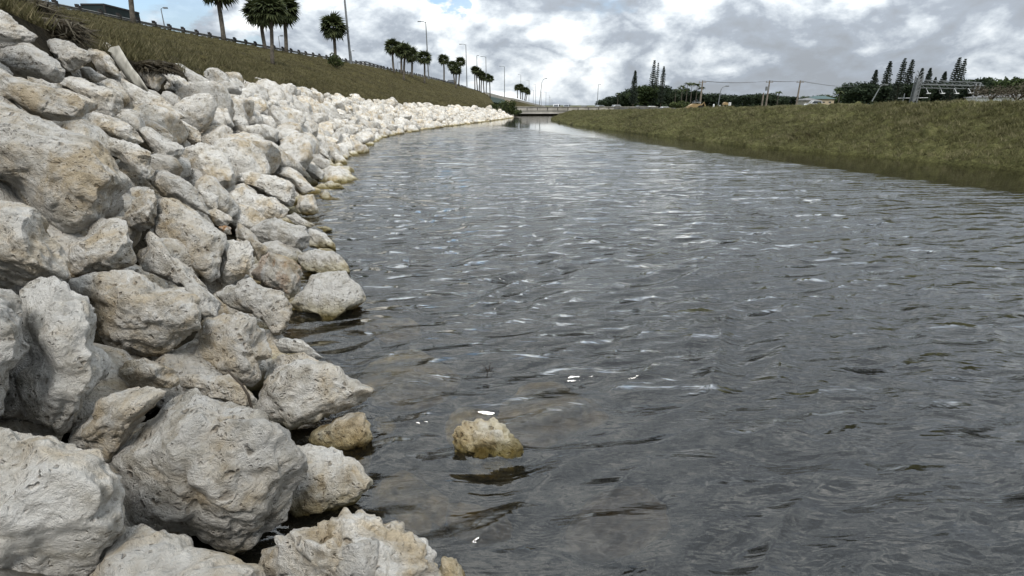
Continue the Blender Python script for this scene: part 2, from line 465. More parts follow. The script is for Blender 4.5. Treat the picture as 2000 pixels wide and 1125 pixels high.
def water_material():
    m, nd, L, out = mat_new('canal_water')
    geo = nd('ShaderNodeNewGeometry')
    pos = geo.outputs['Position']
    sp = nd('ShaderNodeSeparateXYZ', ins={0: pos})

    def rot(ang, sx, sy):
        mp = nd('ShaderNodeMapping', ins={'Vector': pos, 'Rotation': (0, 0, R(ang)), 'Scale': (sx, sy, 1)})
        return mp.outputs[0]

    def noise(vec, s, d, r, dist=0.0):
        return nd('ShaderNodeTexNoise', ins={'Vector': vec, 'Scale': s, 'Detail': d, 'Roughness': r, 'Distortion': dist}).outputs[0]
    far = nd('ShaderNodeMath', operation='MAXIMUM', ins={0: sp.outputs[1], 1: 0.0})
    # ripples: crests across the view (far) and slanting off the rocks (near)
    a = noise(rot(-6, 1.0, 2.8), 1.45, 3, 0.50, 0.35)
    b = noise(rot(-42, 0.8, 3.2), 1.9, 3, 0.5, 0.4)
    c = noise(rot(20, 1.0, 1.6), 13.0, 3, 0.6, 0.6)
    e = noise(rot(-12, 1.0, 2.6), 0.9, 3, 0.5, 0.3)
    near = nd('ShaderNodeMapRange', interpolation_type='SMOOTHSTEP', ins={0: far.outputs[0], 1: 3.0, 2: 14.0, 3: 1.0, 4: 0.0})
    nb = nd('ShaderNodeMath', operation='MULTIPLY_ADD', ins={0: near.outputs[0], 1: 0.052, 2: 0.007})
    h = nd('ShaderNodeMath', operation='MULTIPLY', ins={0: a, 1: 0.060})
    h = nd('ShaderNodeMath', operation='ADD', ins={0: h.outputs[0], 1: nd('ShaderNodeMath', operation='MULTIPLY', ins={0: b, 1: nb.outputs[0]}).outputs[0]})
    h = nd('ShaderNodeMath', operation='MULTIPLY_ADD', ins={0: c, 1: 0.0014, 2: h.outputs[0]})
    h = nd('ShaderNodeMath', operation='MULTIPLY_ADD', ins={0: e, 1: 0.036, 2: h.outputs[0]})
    w1 = nd('ShaderNodeTexWave', wave_type='BANDS', bands_direction='Y', ins={'Vector': rot(-7, 0.45, 1.0), 'Scale': 1.05, 'Distortion': 7.0, 'Detail': 2.5, 'Detail Scale': 0.9, 'Detail Roughness': 0.6})
    w2 = nd('ShaderNodeTexWave', wave_type='BANDS', bands_direction='Y', ins={'Vector': rot(-40, 0.5, 1.0), 'Scale': 1.5, 'Distortion': 6.0, 'Detail': 2.5, 'Detail Scale': 1.1, 'Detail Roughness': 0.6})
    wn = nd('ShaderNodeMath', operation='MULTIPLY', ins={0: near.outputs[0], 1: 0.024})
    h = nd('ShaderNodeMath', operation='MULTIPLY_ADD', ins={0: w1.outputs['Fac'], 1: 0.015, 2: h.outputs[0]})
    wm = nd('ShaderNodeMath', operation='MULTIPLY', ins={0: w2.outputs['Fac'], 1: wn.outputs[0]})
    h = nd('ShaderNodeMath', operation='ADD', ins={0: wm.outputs[0], 1: h.outputs[0]})
    # calm lanes: along the grass bank and a smooth belt before the bridge
    cx = nd('ShaderNodeMath', operation='MULTIPLY_ADD', ins={0: sp.outputs[1], 1: 0.31, 2: sp.outputs[0]})
    lee = nd('ShaderNodeMapRange', interpolation_type='SMOOTHSTEP', ins={0: cx.outputs[0], 1: 14.3, 2: 16.6, 3: 1.0, 4: 0.05})
    wv = nd('ShaderNodeMath', operation='MULTIPLY_ADD', ins={0: noise(rot(0, 0.25, 1), 0.35, 2, 0.5), 1: 14.0, 2: sp.outputs[1]})
    b1 = nd('ShaderNodeMapRange', interpolation_type='SMOOTHSTEP', ins={0: wv.outputs[0], 1: 51.0, 2: 60.0, 3: 0.0, 4: 1.0})
    b2 = nd('ShaderNodeMapRange', interpolation_type='SMOOTHSTEP', ins={0: wv.outputs[0], 1: 76.0, 2: 84.0, 3: 1.0, 4: 0.0})
    belt = nd('ShaderNodeMath', operation='MULTIPLY', ins={0: b1.outputs[0], 1: b2.outputs[0]})
    bl = nd('ShaderNodeMapRange', ins={0: belt.outputs[0], 3: 1.0, 4: 0.14})
    amp0 = nd('ShaderNodeMath', operation='MULTIPLY', ins={0: lee.outputs[0], 1: bl.outputs[0]})
    pat = nd('ShaderNodeMapRange', ins={0: noise(rot(-25, 1, 2.2), 0.33, 3, 0.6, 0.3), 1: 0.33, 2: 0.67, 3: 0.6, 4: 1.25})
    amp = nd('ShaderNodeMath', operation='MULTIPLY', ins={0: amp0.outputs[0], 1: pat.outputs[0]})
    bump = nd('ShaderNodeBump', ins={'Strength': amp.outputs[0], 'Distance': 1.0, 'Height': h.outputs[0]})
    fr = nd('ShaderNodeFresnel', ins={'IOR': 1.64, 'Normal': bump.outputs[0]})
    gl = nd('ShaderNodeBsdfGlossy', ins={'Color': (1.0, 1.0, 0.98, 1), 'Roughness': 0.06, 'Normal': bump.outputs[0]})
    tr = nd('ShaderNodeBsdfTransparent', ins={0: (0.9, 0.87, 0.76, 1)})
    mud = nd('ShaderNodeBsdfDiffuse', ins={0: (0.020, 0.021, 0.018, 1)})
    body = nd('ShaderNodeMixShader', ins={0: 0.18, 1: tr.outputs[0], 2: mud.outputs[0]})
    mx = nd('ShaderNodeMixShader', ins={0: fr.outputs[0], 1: body.outputs[0], 2: gl.outputs[0]})
    L.new(mx.outputs[0], out.inputs[0])
    va = nd('ShaderNodeVolumeAbsorption', ins={0: (0.60, 0.48, 0.26, 1), 1: 1.7})
    L.new(va.outputs[0], out.inputs[1])
    return m


M_ROCK = rock_material()
M_SUNK = plain('algae_covered_stone', (0.13, 0.10, 0.035), 0.8, 0, 0.3, 0.5, 4.0)
M_TURF_L = grass_ground('dry_turf', [(0.022, 0.018, 0.009), (0.052, 0.044, 0.018), (0.076, 0.067, 0.026), (0.10, 0.080, 0.038)])
M_TURF_R = grass_ground('green_turf', [(0.026, 0.022, 0.011), (0.066, 0.064, 0.026), (0.105, 0.105, 0.042), (0.150, 0.132, 0.070)], 1.0)
M_BLADE_L = blade_material('dry_grass_blades', (0.046, 0.043, 0.020), (0.098, 0.090, 0.041), (0.175, 0.150, 0.084))
M_BLADE_R = blade_material('green_grass_blades', (0.060, 0.057, 0.025), (0.135, 0.131, 0.058), (0.24, 0.215, 0.125))
M_SOIL = grass_ground('plain_ground', [(0.05, 0.05, 0.02), (0.07, 0.075, 0.025), (0.09, 0.09, 0.03)], 0.3)
M_MUD = grass_ground('canal_mud', [(0.022, 0.018, 0.012), (0.042, 0.035, 0.022), (0.062, 0.052, 0.032)], 0.8)
M_WATER = water_material()
M_CONC = plain('concrete', (0.36, 0.34, 0.30), 0.9, grime=0.3, scale=0.8)
M_CONC_TAN = plain('tan_concrete', (0.42, 0.35, 0.24), 0.9, grime=0.2, scale=0.6)
M_ASPH = plain('asphalt', (0.055, 0.055, 0.055), 0.9)
M_GALV = plain('galvanised_steel', (0.40, 0.41, 0.42), 0.5, 0.6, 0.5, 0.2, 3.0)
M_RAIL = plain('weathered_rail', (0.16, 0.16, 0.155), 0.6, 0.5, 0.4, 0.35, 3.0)
M_POST = plain('dark_post', (0.035, 0.032, 0.03), 0.85)
M_POLE = plain('painted_pole', (0.17, 0.18, 0.185), 0.6, 0.2, 0.4, 0.2, 1.5)
M_WOOD = plain('weathered_wood', (0.20, 0.17, 0.14), 0.9, 0, 0.2, 0.35, 2.0)
M_WIRE = plain('wire', (0.14, 0.14, 0.145), 0.6)
M_TRUNK = plain('palm_trunk', (0.13, 0.115, 0.095), 0.95, 0, 0.1, 0.45, 5.0)
M_BARK = plain('bark', (0.09, 0.075, 0.055), 0.95, 0, 0.1, 0.4, 3.0)
M_PALM = blade_material('palm_fronds', (0.022, 0.030, 0.012), (0.042, 0.055, 0.020), (0.075, 0.085, 0.035), 0.2, 1.2)
M_TREE = blade_material('broadleaf_foliage', (0.018, 0.030, 0.012), (0.034, 0.052, 0.018), (0.062, 0.085, 0.028), 0.2, 0.25)
M_TREE_D = blade_material('dark_foliage', (0.014, 0.024, 0.014), (0.024, 0.038, 0.020), (0.042, 0.058, 0.028), 0.15, 0.25)
M_PINE = blade_material('pine_foliage', (0.018, 0.027, 0.020), (0.030, 0.042, 0.030), (0.05, 0.06, 0.04), 0.1, 0.4)
M_BUSH = blade_material('bush_foliage', (0.020, 0.030, 0.010), (0.040, 0.055, 0.018), (0.075, 0.09, 0.03), 0.2, 1.0)
M_ROOT = blade_material('dead_roots', (0.032, 0.026, 0.017), (0.06, 0.050, 0.034), (0.11, 0.098, 0.07), 0.1, 3.0)
M_GREENSTEEL = plain('green_steel', (0.10, 0.14, 0.13), 0.6, 0.1)
M_BOXTRUCK = plain('dark_green_box_paint', (0.022, 0.032, 0.031), 0.8, 0, 0.15, 0.3, 0.7)
M_WHITE = plain('white_paint', (0.72, 0.73, 0.73), 0.4, 0, 0.5, 0.12)
M_SILVER = plain('silver_paint', (0.42, 0.44, 0.46), 0.3, 0.5, 0.5, 0.1)
M_BLACK = plain('black_paint', (0.02, 0.02, 0.022), 0.35, 0, 0.5, 0.1)
M_GLASS = plain('dark_window_glass', (0.02, 0.025, 0.03), 0.08, 0, 0.8, 0.0)
M_TYRE = plain('tyre_rubber', (0.02, 0.02, 0.02), 0.9)
M_YELLOW = plain('machine_yellow', (0.33, 0.23, 0.11), 0.6, 0, 0.4, 0.3, 1.0)
M_ORANGE = plain('barrel_orange', (0.6, 0.22, 0.05), 0.6)
M_TAIL = plain('tail_lamp_red', (0.4, 0.02, 0.02), 0.3)
M_FABRIC = plain('filter_fabric', (0.36, 0.345, 0.30), 0.95, 0, 0.1, 0.35, 6.0)
M_TWIG = plain('twig_bark', (0.05, 0.04, 0.03), 0.9)
M_ROOF = plain('grey_roof', (0.16, 0.16, 0.16), 0.9)
M_TEAL = plain('teal_roof', (0.06, 0.10, 0.10), 0.7)
M_LETTER = plain('grey_lettering', (0.19, 0.20, 0.20), 0.6, grime=0.1)

# ------------------------------------------------------------------ terrain
def crom(P, t):
    """Catmull-Rom through rows of P at parameters t in 0..n-1"""
    P = np.asarray(P, float)
    n = len(P)
    i = np.clip(np.floor(t).astype(int), 0, n - 2)
    f = (t - i)[:, None]
    p0, p1, p2, p3 = P[np.maximum(i - 1, 0)], P[i], P[i + 1], P[np.minimum(i + 2, n - 1)]
    return 0.5 * (2 * p1 + (p2 - p0) * f + (2 * p0 - 5 * p1 + 4 * p2 - p3) * f * f + (3 * p1 - p0 - 3 * p2 + p3) * f ** 3)


# left bank: foot of rocks S, top of rocks T, ridge (road edge) G
LB = [
    ((3.6, -14, 0), (-1.0, -15, 3.1), (-34, -16, 8.3)),
    ((1.4, -5, 0), (-3.2, -5, 3.2), (-34, -2, 8.3)),
    ((0.45, 0.0, 0), (-3.9, 1.0, 3.25), (-33.6, 12, 8.3)),
    ((-.3, 1.9, 0), (-4.6, 3.8, 3.2), (-33, 20, 8.3)),
    ((-1.6, 5.3, 0), (-6.1, 6.8, 3.1), (-32.4, 27, 8.3)),
    ((-2.8, 8, 0), (-7.2, 9.5, 2.95), (-31.8, 32, 8.3)),
    ((-3.9, 10.9, 0), (-8.0, 12.6, 2.8), (-31.3, 38, 8.3)),
    ((-5.9, 18, 0), (-9.6, 19.8, 2.70), (-30.6, 50, 8.3)),
    ((-7.0, 23, 0), (-10.9, 25, 2.65), (-29.6, 60, 8.3)),
    ((-8.3, 31, 0), (-12.2, 34, 2.60), (-27.2, 78, 8.3)),
    ((-8.6, 38, 0), (-12.5, 43.5, 2.35), (-25, 91, 8.3)),
    ((-7.7, 48, 0), (-11.5, 52, 2.10), (-22.5, 115, 8.3)),
    ((-5.6, 59, 0), (-9.0, 63, 1.75), (-20.5, 140, 8.3)),
    ((-3.5, 71, 0), (-6.2, 74, 1.55), (-18.5, 162, 8.1)),
    ((-1.3, 84, 0), (-3.6, 86, 1.30), (-14.5, 200, 7.4)),
    ((-0.2, 96, 0), (-3.0, 98, 1.20), (-12.0, 222, 6.8)),
    ((0.0, 114, 0), (-3.0, 114, 1.10), (-10.5, 232, 6.4)),
]
LBa = np.array(LB, float)
NT = len(LB) - 1


def grid_mesh(rows):
    """rows: array (m, n, 3) -> verts, quad faces"""
    m, n, _ = rows.shape
    idx = np.arange(m * n).reshape(m, n)
    f = np.stack([idx[:-1, :-1], idx[1:, :-1], idx[1:, 1:], idx[:-1, 1:]], -1).reshape(-1, 4)
    return rows.reshape(-1, 3), f


def loft(t, lines, weights):
    """lines: list of (len(t),3) polylines; weights: list of subdivision counts"""
    out = []
    for k in range(len(lines) - 1):
        w = np.linspace(0, 1, weights[k], endpoint=False)
        for x in w:
            out.append(lines[k] * (1 - x) + lines[k + 1] * x)
    out.append(lines[-1])
    return np.stack(out, 1)


tl = np.linspace(0, NT, 420)
S_, T_, G_ = (crom(LBa[:, k], tl) for k in range(3))


def below(S, T, d, z):
    dirv = S[:, :2] - T[:, :2]
    dirv /= np.linalg.norm(dirv, axis=1)[:, None]
    q = S.copy()
    q[:, :2] += dirv * d
    q[:, 2] = z
    return q


T2 = T_ + (G_ - T_) * 0.03 + np.array([0, 0, 0.22])
rows = loft(tl, [below(S_, T_, 2.6, -1.34), S_, T_, T2, G_, G_ + np.array([-3.0, 0, 0.05]), G_ + np.array([-60, 0, 0.1]), G_ + np.array([-60, 0, -9])], [6, 12, 3, 105, 3, 3, 1])
def sag_at(y, w):
    return 0.55 * 4 * w * (1 - w) * np.clip((16 - y) / 10.0, 0, 1)


wcol = np.arange(12) / 12.0
rows[:, 6:18, 2] -= sag_at(S_[:, 1][:, None], wcol[None, :])
V, F = grid_mesh(rows)
rel = fbm(V * np.array([0.5, 0.5, 0.5]), 4, 5) * 0.16 + fbm(V * 2.3, 3, 9, 0.65) * 0.11
nrm_rows = rows.shape[1]
msk = np.zeros((len(tl), nrm_rows))
msk[:, 21:21 + 104] = 1.0
msk[:, 6:18] = 0.3
V = V + np.array([0.2, 0, 1.0]) * (rel * msk.reshape(-1))[:, None]
bvh_slope = BVHTree.FromPolygons([tuple(v) for v in V.tolist()], F.tolist())
# the rock course rests on a filter layer a little below the rock tops
low = np.zeros((len(tl), nrm_rows))
low[:, 7:18] = -0.42 - 0.25 * np.clip((9 - S_[:, 1]) / 5.0, 0, 1)[:, None]
low[:, 3:7] = -0.30 * np.clip((12 - S_[:, 1]) / 5.0, 0, 1)[:, None]
V[:, 2] += low.reshape(-1)
LV, LF = V, F
# split: rocky bed and turf
fi = np.arange(len(F)).reshape(len(tl) - 1, nrm_rows - 1)
bed_f = F[fi[:, :18].ravel()]
turf_f = F[fi[:, 18:].ravel()]
obj('rock_bed_ground', new_mesh('rock_bed_ground', V, bed_f, True), M_MUD, kind='structure', label='dark soil under the riprap rocks on the left bank')
obj('grass_embankment', new_mesh('grass_embankment', V, turf_f, True), M_TURF_L, kind='structure', label='grassy highway embankment rising left of the canal')
bvh_left = BVHTree.FromPolygons([tuple(v) for v in V.tolist()], F.tolist())

# right bank: water line, crest, back crest, foot
RB = [
    ((27, -14, 0), (31.5, -13, 2.5)),
    ((22, 3, 0), (26.5, 5, 2.4)),
    ((18.7, 11, 0), (22.6, 14, 2.3)),
    ((16.5, 16.8, 0), (19.7, 21, 2.25)),
    ((14.9, 21.5, 0), (18, 25, 2.19)),
    ((12.6, 25.9, 0), (16.9, 30.5, 2.13)),
    ((11.0, 32.5, 0), (14.6, 36.5, 1.99)),
    ((9.0, 41.6, 0), (12.2, 47, 1.78)),
    ((6.6, 55, 0), (10.9, 62, 1.60)),
    ((5.7, 68, 0), (10.4, 76, 1.45)),
    ((5.6, 77, 0), (9.6, 86, 1.25)),
    ((7.6, 92, 0), (10.6, 96, 1.12)),
    ((9.8, 114, 0), (12.8, 114, 1.05)),
]
RBa = np.array(RB, float)
NR = len(RB) - 1
tr_ = np.linspace(0, NR, 460)
S2, C2 = crom(RBa[:, 0], tr_), crom(RBa[:, 1], tr_) - np.array([0, 0, 0.20])
outd = C2[:, :2] - S2[:, :2]
outd /= np.linalg.norm(outd, axis=1)[:, None]


def outw(d, z):
    q = C2.copy()
    q[:, :2] += outd * d
    q[:, 2] = z
    return q


foot = S2.copy()
foot[:, 2] = 0.10
rows = loft(tr_, [below(S2, C2, 2.2, -1.34), S2 + np.array([0, 0, -0.06]), foot, C2, outw(3.0, 0) + np.stack([0 * C2[:, 0], 0 * C2[:, 0], C2[:, 2] + 0.02], 1), outw(9.0, 0.62), outw(90, 0.58)], [4, 1, 84, 6, 5, 2])
V, F = grid_mesh(rows)
nr_ = rows.shape[1]
msk = np.zeros((len(tr_), nr_))
msk[:, 5:98] = 1.0
msk[:, 3:6] = 0.5
Q = np.stack([V[:, 0] * 0.8 + V[:, 1] * 0.25, V[:, 1] * 0.9 - V[:, 0] * .3, V[:, 2] * 1.2], 1)
rel = fbm(Q * 0.45, 3, 21) * 0.10 + fbm(Q * 2.4, 4, 29, 0.65) * 0.15
V = V + np.array([-0.35, -0.2, 1.0]) * (rel * msk.reshape(-1))[:, None]
rb = obj('grass_bank', new_mesh('grass_bank', V, F[:, ::-1], True), M_TURF_R, kind='structure', label='green grassy canal bank on the right')
RV = V
bvh_right = BVHTree.FromPolygons([tuple(v) for v in V.tolist()], F.tolist())

# canal bottom + plain to the horizon
obj('canal_bed', new_mesh('canal_bed', [(-60, -60, -1.3), (60, -60, -1.3), (60, 160, -1.3), (-60, 160, -1.3)], [(0, 1, 2, 3)]), M_MUD, kind='structure', label='muddy bottom of the canal')
pv = [(-2500, 116, .55), (2500, 116, .55), (2500, 4200, .55), (-2500, 4200, .55), (-2500, 116, -2), (2500, 116, -2),
      (60, 116, .55), (60, -200, .55), (2500, -200, .55), (60, 116, -2), (60, -200, -2), (-64, 116, .55), (-64, -200, .55), (-2500, -200, .55), (-64, -200, -2), (-64, 116, -2)]
obj('ground', new_mesh('ground', pv, [(0, 1, 2, 3), (0, 4, 5, 1), (6, 7, 8, 1), (6, 9, 10, 7), (0, 13, 12, 11), (11, 12, 14, 15)]), M_SOIL, kind='structure', label='flat land reaching to the horizon')

# ------------------------------------------------------------------ water
def wave_h(x, y):
    """real swell of the surface"""
    p = np.stack([x, y, 0 * x], 1)
    w = fbm(p * 0.5, 2, 51) * 0.25
    c, s = math.cos(R(42)), math.sin(R(42))
    a1 = (x * c + y * s), (-x * s + y * c)          # along crest, across crest
    nearw = np.clip(1.15 - np.hypot(x, y - 4) / 13.0, 0, 1)
    q = np.stack([a1[0] * 0.62 + w, a1[1] * 2.5 + w * 3.2, 0 * x + 1.3], 1)
    h1 = gnoise(q, 61)
    h1 = 1 - np.abs(h1) * 2.0
    q = np.stack([x * 0.55 + w, y * 2.2 + x * 0.12 + w * 2.6, 0 * x + 4.3], 1)
    h2 = gnoise(q, 63)
    q = np.stack([x * 1.9 + w * 2, y * 4.8 - x * 0.5 + w * 3, 0 * x + 9.3], 1)
    h3 = gnoise(q, 67)
    lee = 1 - np.clip((x + 0.31 * y - 14.0) / 2.6, 0, 1) * 0.93
    belt = 1 - 0.85 * np.clip((y - 47) / 8, 0, 1) * np.clip((76 - y) / 6, 0, 1)
    rr = np.hypot(x, y)
    fade = np.clip((80 - rr) / 60, 0.0, 1) * (1 + 0.35 * np.clip((rr - 4) / 8, 0, 1))
    return (0.032 * h1 * nearw + 0.034 * h2 + 0.014 * h3 * np.clip((25 - rr) / 20, 0, 1)) * lee * belt * fade


ang = np.concatenate([np.linspace(-180, -54, 10, endpoint=False), np.linspace(-54, 54, 470), np.linspace(54, 180, 11)[1:]])
rad = np.concatenate([[0.02, 0.5], np.geomspace(1.0, 145, 480)])
A, Rr = np.meshgrid(R(1) * ang, rad, indexing='ij')
X, Y = Rr * np.sin(A), Rr * np.cos(A)
Z = wave_h(X.ravel(), Y.ravel()).reshape(X.shape)
rows = np.stack([X, Y, Z], -1)
V, F = grid_mesh(rows)
keep = np.ones(len(F), bool)
fx, fy = V[F].mean(1)[:, 0], V[F].mean(1)[:, 1]
keep &= (fy < 117) & (fx > -16) & (fx < 30)
me = new_mesh('water', V, F[keep], True)
water = obj('water', me, M_WATER, kind='structure', label='rippled grey water of the canal')
zn = np.zeros(len(me.polygons) * 3)
me.polygons.foreach_get('normal', zn)
if zn.reshape(-1, 3)[:, 2].mean() < 0:
    me.flip_normals()

# ------------------------------------------------------------------ rocks
import bmesh
_ico = {}


def ico(n):
    if n not in _ico:
        bm = bmesh.new()
        bmesh.ops.create_icosphere(bm, subdivisions=n, radius=1.0)
        v = np.array([q.co[:] for q in bm.verts])
        f = np.array([[x.index for x in q.verts] for q in bm.faces])
        bm.free()
        _ico[n] = (v, f)
    return _ico[n]


def facet(q, rng, n, lo, hi, front=None, soft=0.96):
    for k in range(n):
        d = rng.normal(size=3)
        if front is not None:
            d = d * np.array([0.9, 0.8, 0.35]) + np.array([0, 0.15, front])
        d /= np.linalg.norm(d)
        o = rng.uniform(lo, hi)
        e = q @ d - o
        q = q - np.outer(np.maximum(e, 0) * soft, d)
    return q


def roughen(P, cen, size, seed, k=1.0, level=5):
    """displace world-size points radially"""
    d = P - cen
    l = np.linalg.norm(d, axis=1)[:, None] + 1e-6
    dn = d / l
    big = fbm(P * (1.3 / size) + seed, 3, seed) * 0.060 * size
    rid = (0.5 - np.abs(gnoise(P * (2.2 / size) + seed * 1.7, seed + 3))) * 0.05 * size
    mid = fbm(P * 5.5 + seed, 4, seed + 5, 0.6) * 0.026
    g1 = np.abs(gnoise(P * (1.6 / size) + seed * 2.3, seed + 21))
    g2 = np.abs(gnoise(P * 6.0 + seed * 1.3, seed + 23))
    crk = -0.045 * size * np.clip(1 - g1 * 7, 0, 1) - 0.016 * np.clip(1 - g2 * 5, 0, 1)
    s = big + rid + mid + crk
    if level >= 5:
        pn = gnoise(P * 9.0 + seed * 3.1, seed + 8)
        s = s - np.clip(pn - 0.22, 0, 1) * 0.095 * np.clip(gnoise(P * 2.0 + seed, seed + 2) + 0.5, 0.15, 1)
        pn = gnoise(P * 17.0 + seed * 1.1, seed + 9)
        s = s - np.clip(pn - 0.22, 0, .5) * 0.045 * np.clip(gnoise(P * 3.0 + seed, seed + 4) + 0.4, 0, 1)
        s = s + fbm(P * 24.0 + seed, 2, seed + 11, 0.6) * 0.009
    return P + dn * (s * k)[:, None]


def poly_radius(poly, cen, M):
    """radius function of the outline in whitened space, 360 samples"""
    q = (np.array(poly, float) - cen) @ M.T
    nq = len(q)
    th = np.arange(0, 360, 1.0)
    rad = np.zeros(360)
    for i, a in enumerate(np.radians(th)):
        d = np.array([math.cos(a), math.sin(a)])
        best = 0
        for k in range(nq):
            p, r_ = q[k], q[(k + 1) % nq] - q[k]
            den = d[0] * r_[1] - d[1] * r_[0]
            if abs(den) < 1e-9:
                continue
            t = (p[0] * r_[1] - p[1] * r_[0]) / den
            s = (p[0] * d[1] - p[1] * d[0]) / den
            if t > 0 and -1e-6 <= s <= 1 + 1e-6:
                best = max(best, t)
        rad[i] = best if best > 0 else rad[i - 1]
    ker = np.array([1, 2, 3, 2, 1.]) / 9
    ext = np.concatenate([rad[-2:], rad, rad[:2]])
    return np.convolve(ext, ker, 'valid')


def centroid(poly):
    p = np.array(poly, float)
    x, y = p[:, 0], p[:, 1]
    x1, y1 = np.roll(x, -1), np.roll(y, -1)
    c = x * y1 - x1 * y
    a = c.sum() / 2
    return np.array([((x + x1) * c).sum() / (6 * a), ((y + y1) * c).sum() / (6 * a)]), abs(a)


def hero_rock(poly, label, seed, tan=0.0, rust=0.0, thick=0.8, t=None, fix=False, dt=0.0, level=None, nf=10, zfoot=None, front=0.8, under=0, kr=1.0):
    """one boulder whose outline, seen from the bank, follows poly; it gets its own distance on the
    slope, its real size, and a full rounded, faceted body"""
    cen, area = centroid(poly)
    pts = np.array(poly, float) - cen
    cov = pts.T @ pts / len(pts)
    w, U = np.linalg.eigh(cov)
    w = np.sqrt(w / w.mean())
    M = U @ np.diag(1 / w) @ U.T
    Mi = U @ np.diag(w) @ U.T
    rad = poly_radius(poly, cen, M)
    t_in = t
    if not fix:
        t = None
    if t is None:
        d = ray(*cen)
        if zfoot is not None:
            low = np.array(poly)[np.array(poly)[:, 1].argmax()]
            dd = ray(low[0], low[1] - under)
            t = (zfoot - CAMH) / dd[2]
        else:
            hit = bvh_slope.ray_cast(Vector((0, 0, CAMH)), Vector(d).normalized())
            if hit[0] is None:
                t = 6.0
            else:
                t = hit[3] / np.linalg.norm(d)
        t += dt
    if zfoot is None and not fix:
        print('HERO %4d %4d  guess %.2f  ray %.2f' % (cen[0], cen[1], t_in or 0, t))
    size_px = math.sqrt(area / math.pi)
    size = size_px * t / 1000.0
    D = size * thick
    if zfoot is None:
        t = t - 0.15 * size
    else:
        t = t + 0.3 * size
    if level is None:
        level = 6 if size_px > 95 else (5 if size_px > 30 else 4)
    v, f = ico(level)
    rng = np.random.RandomState(seed)
    q = v.copy()
    q = facet(q, rng, nf, 0.60, 0.86, front)
    c = np.sqrt(q[:, 0] ** 2 + q[:, 1] ** 2)
    th = np.degrees(np.arctan2(-q[:, 1], q[:, 0])) % 360
    i0 = np.floor(th).astype(int) % 360
    fr = th - np.floor(th)
    rr = rad[i0] * (1 - fr) + rad[(i0 + 1) % 360] * fr
    rho = np.clip(c, 0, 1) ** 0.82
    a = np.radians(th)
    uv = np.stack([np.cos(a), np.sin(a)], 1) * (rr * rho)[:, None] @ Mi.T + cen
    dep = t - q[:, 2] * D
    # perspective position at mean depth gives real size; depth shifts along the view axis
    b = (562.5 - uv[:, 1]) / 1000.0
    aa = (uv[:, 0] - 1000) / 1000.0
    dirs = np.stack([aa, CP + b * SP, -SP + b * CP], 1)
    P = np.array([0, 0, CAMH]) + dirs * dep[:, None]
    cw = np.array([0, 0, CAMH]) + ray(*cen) * t
    P = roughen(P, cw, size, seed, 0.85 * kr, level)
    me = new_mesh('boulder', P - cw, f, True)
    # orientation check: outward normals
    me.update()
    pn = np.zeros(len(me.polygons) * 3)
    me.polygons.foreach_get('normal', pn)
    pc = np.zeros(len(me.polygons) * 3)
    me.polygons.foreach_get('center', pc)
    if (pn * pc).reshape(-1, 3).sum(1).mean() < 0:
        me.flip_normals()
    o = obj('boulder', me, M_ROCK, loc=cw, label=label, cat='boulder')
    o['tan'] = float(tan)
    o['rust'] = float(rust)
    HERO.append((poly, np.array(poly).min(0), np.array(poly).max(0)))
    HSZ.append(size_px)
    return o


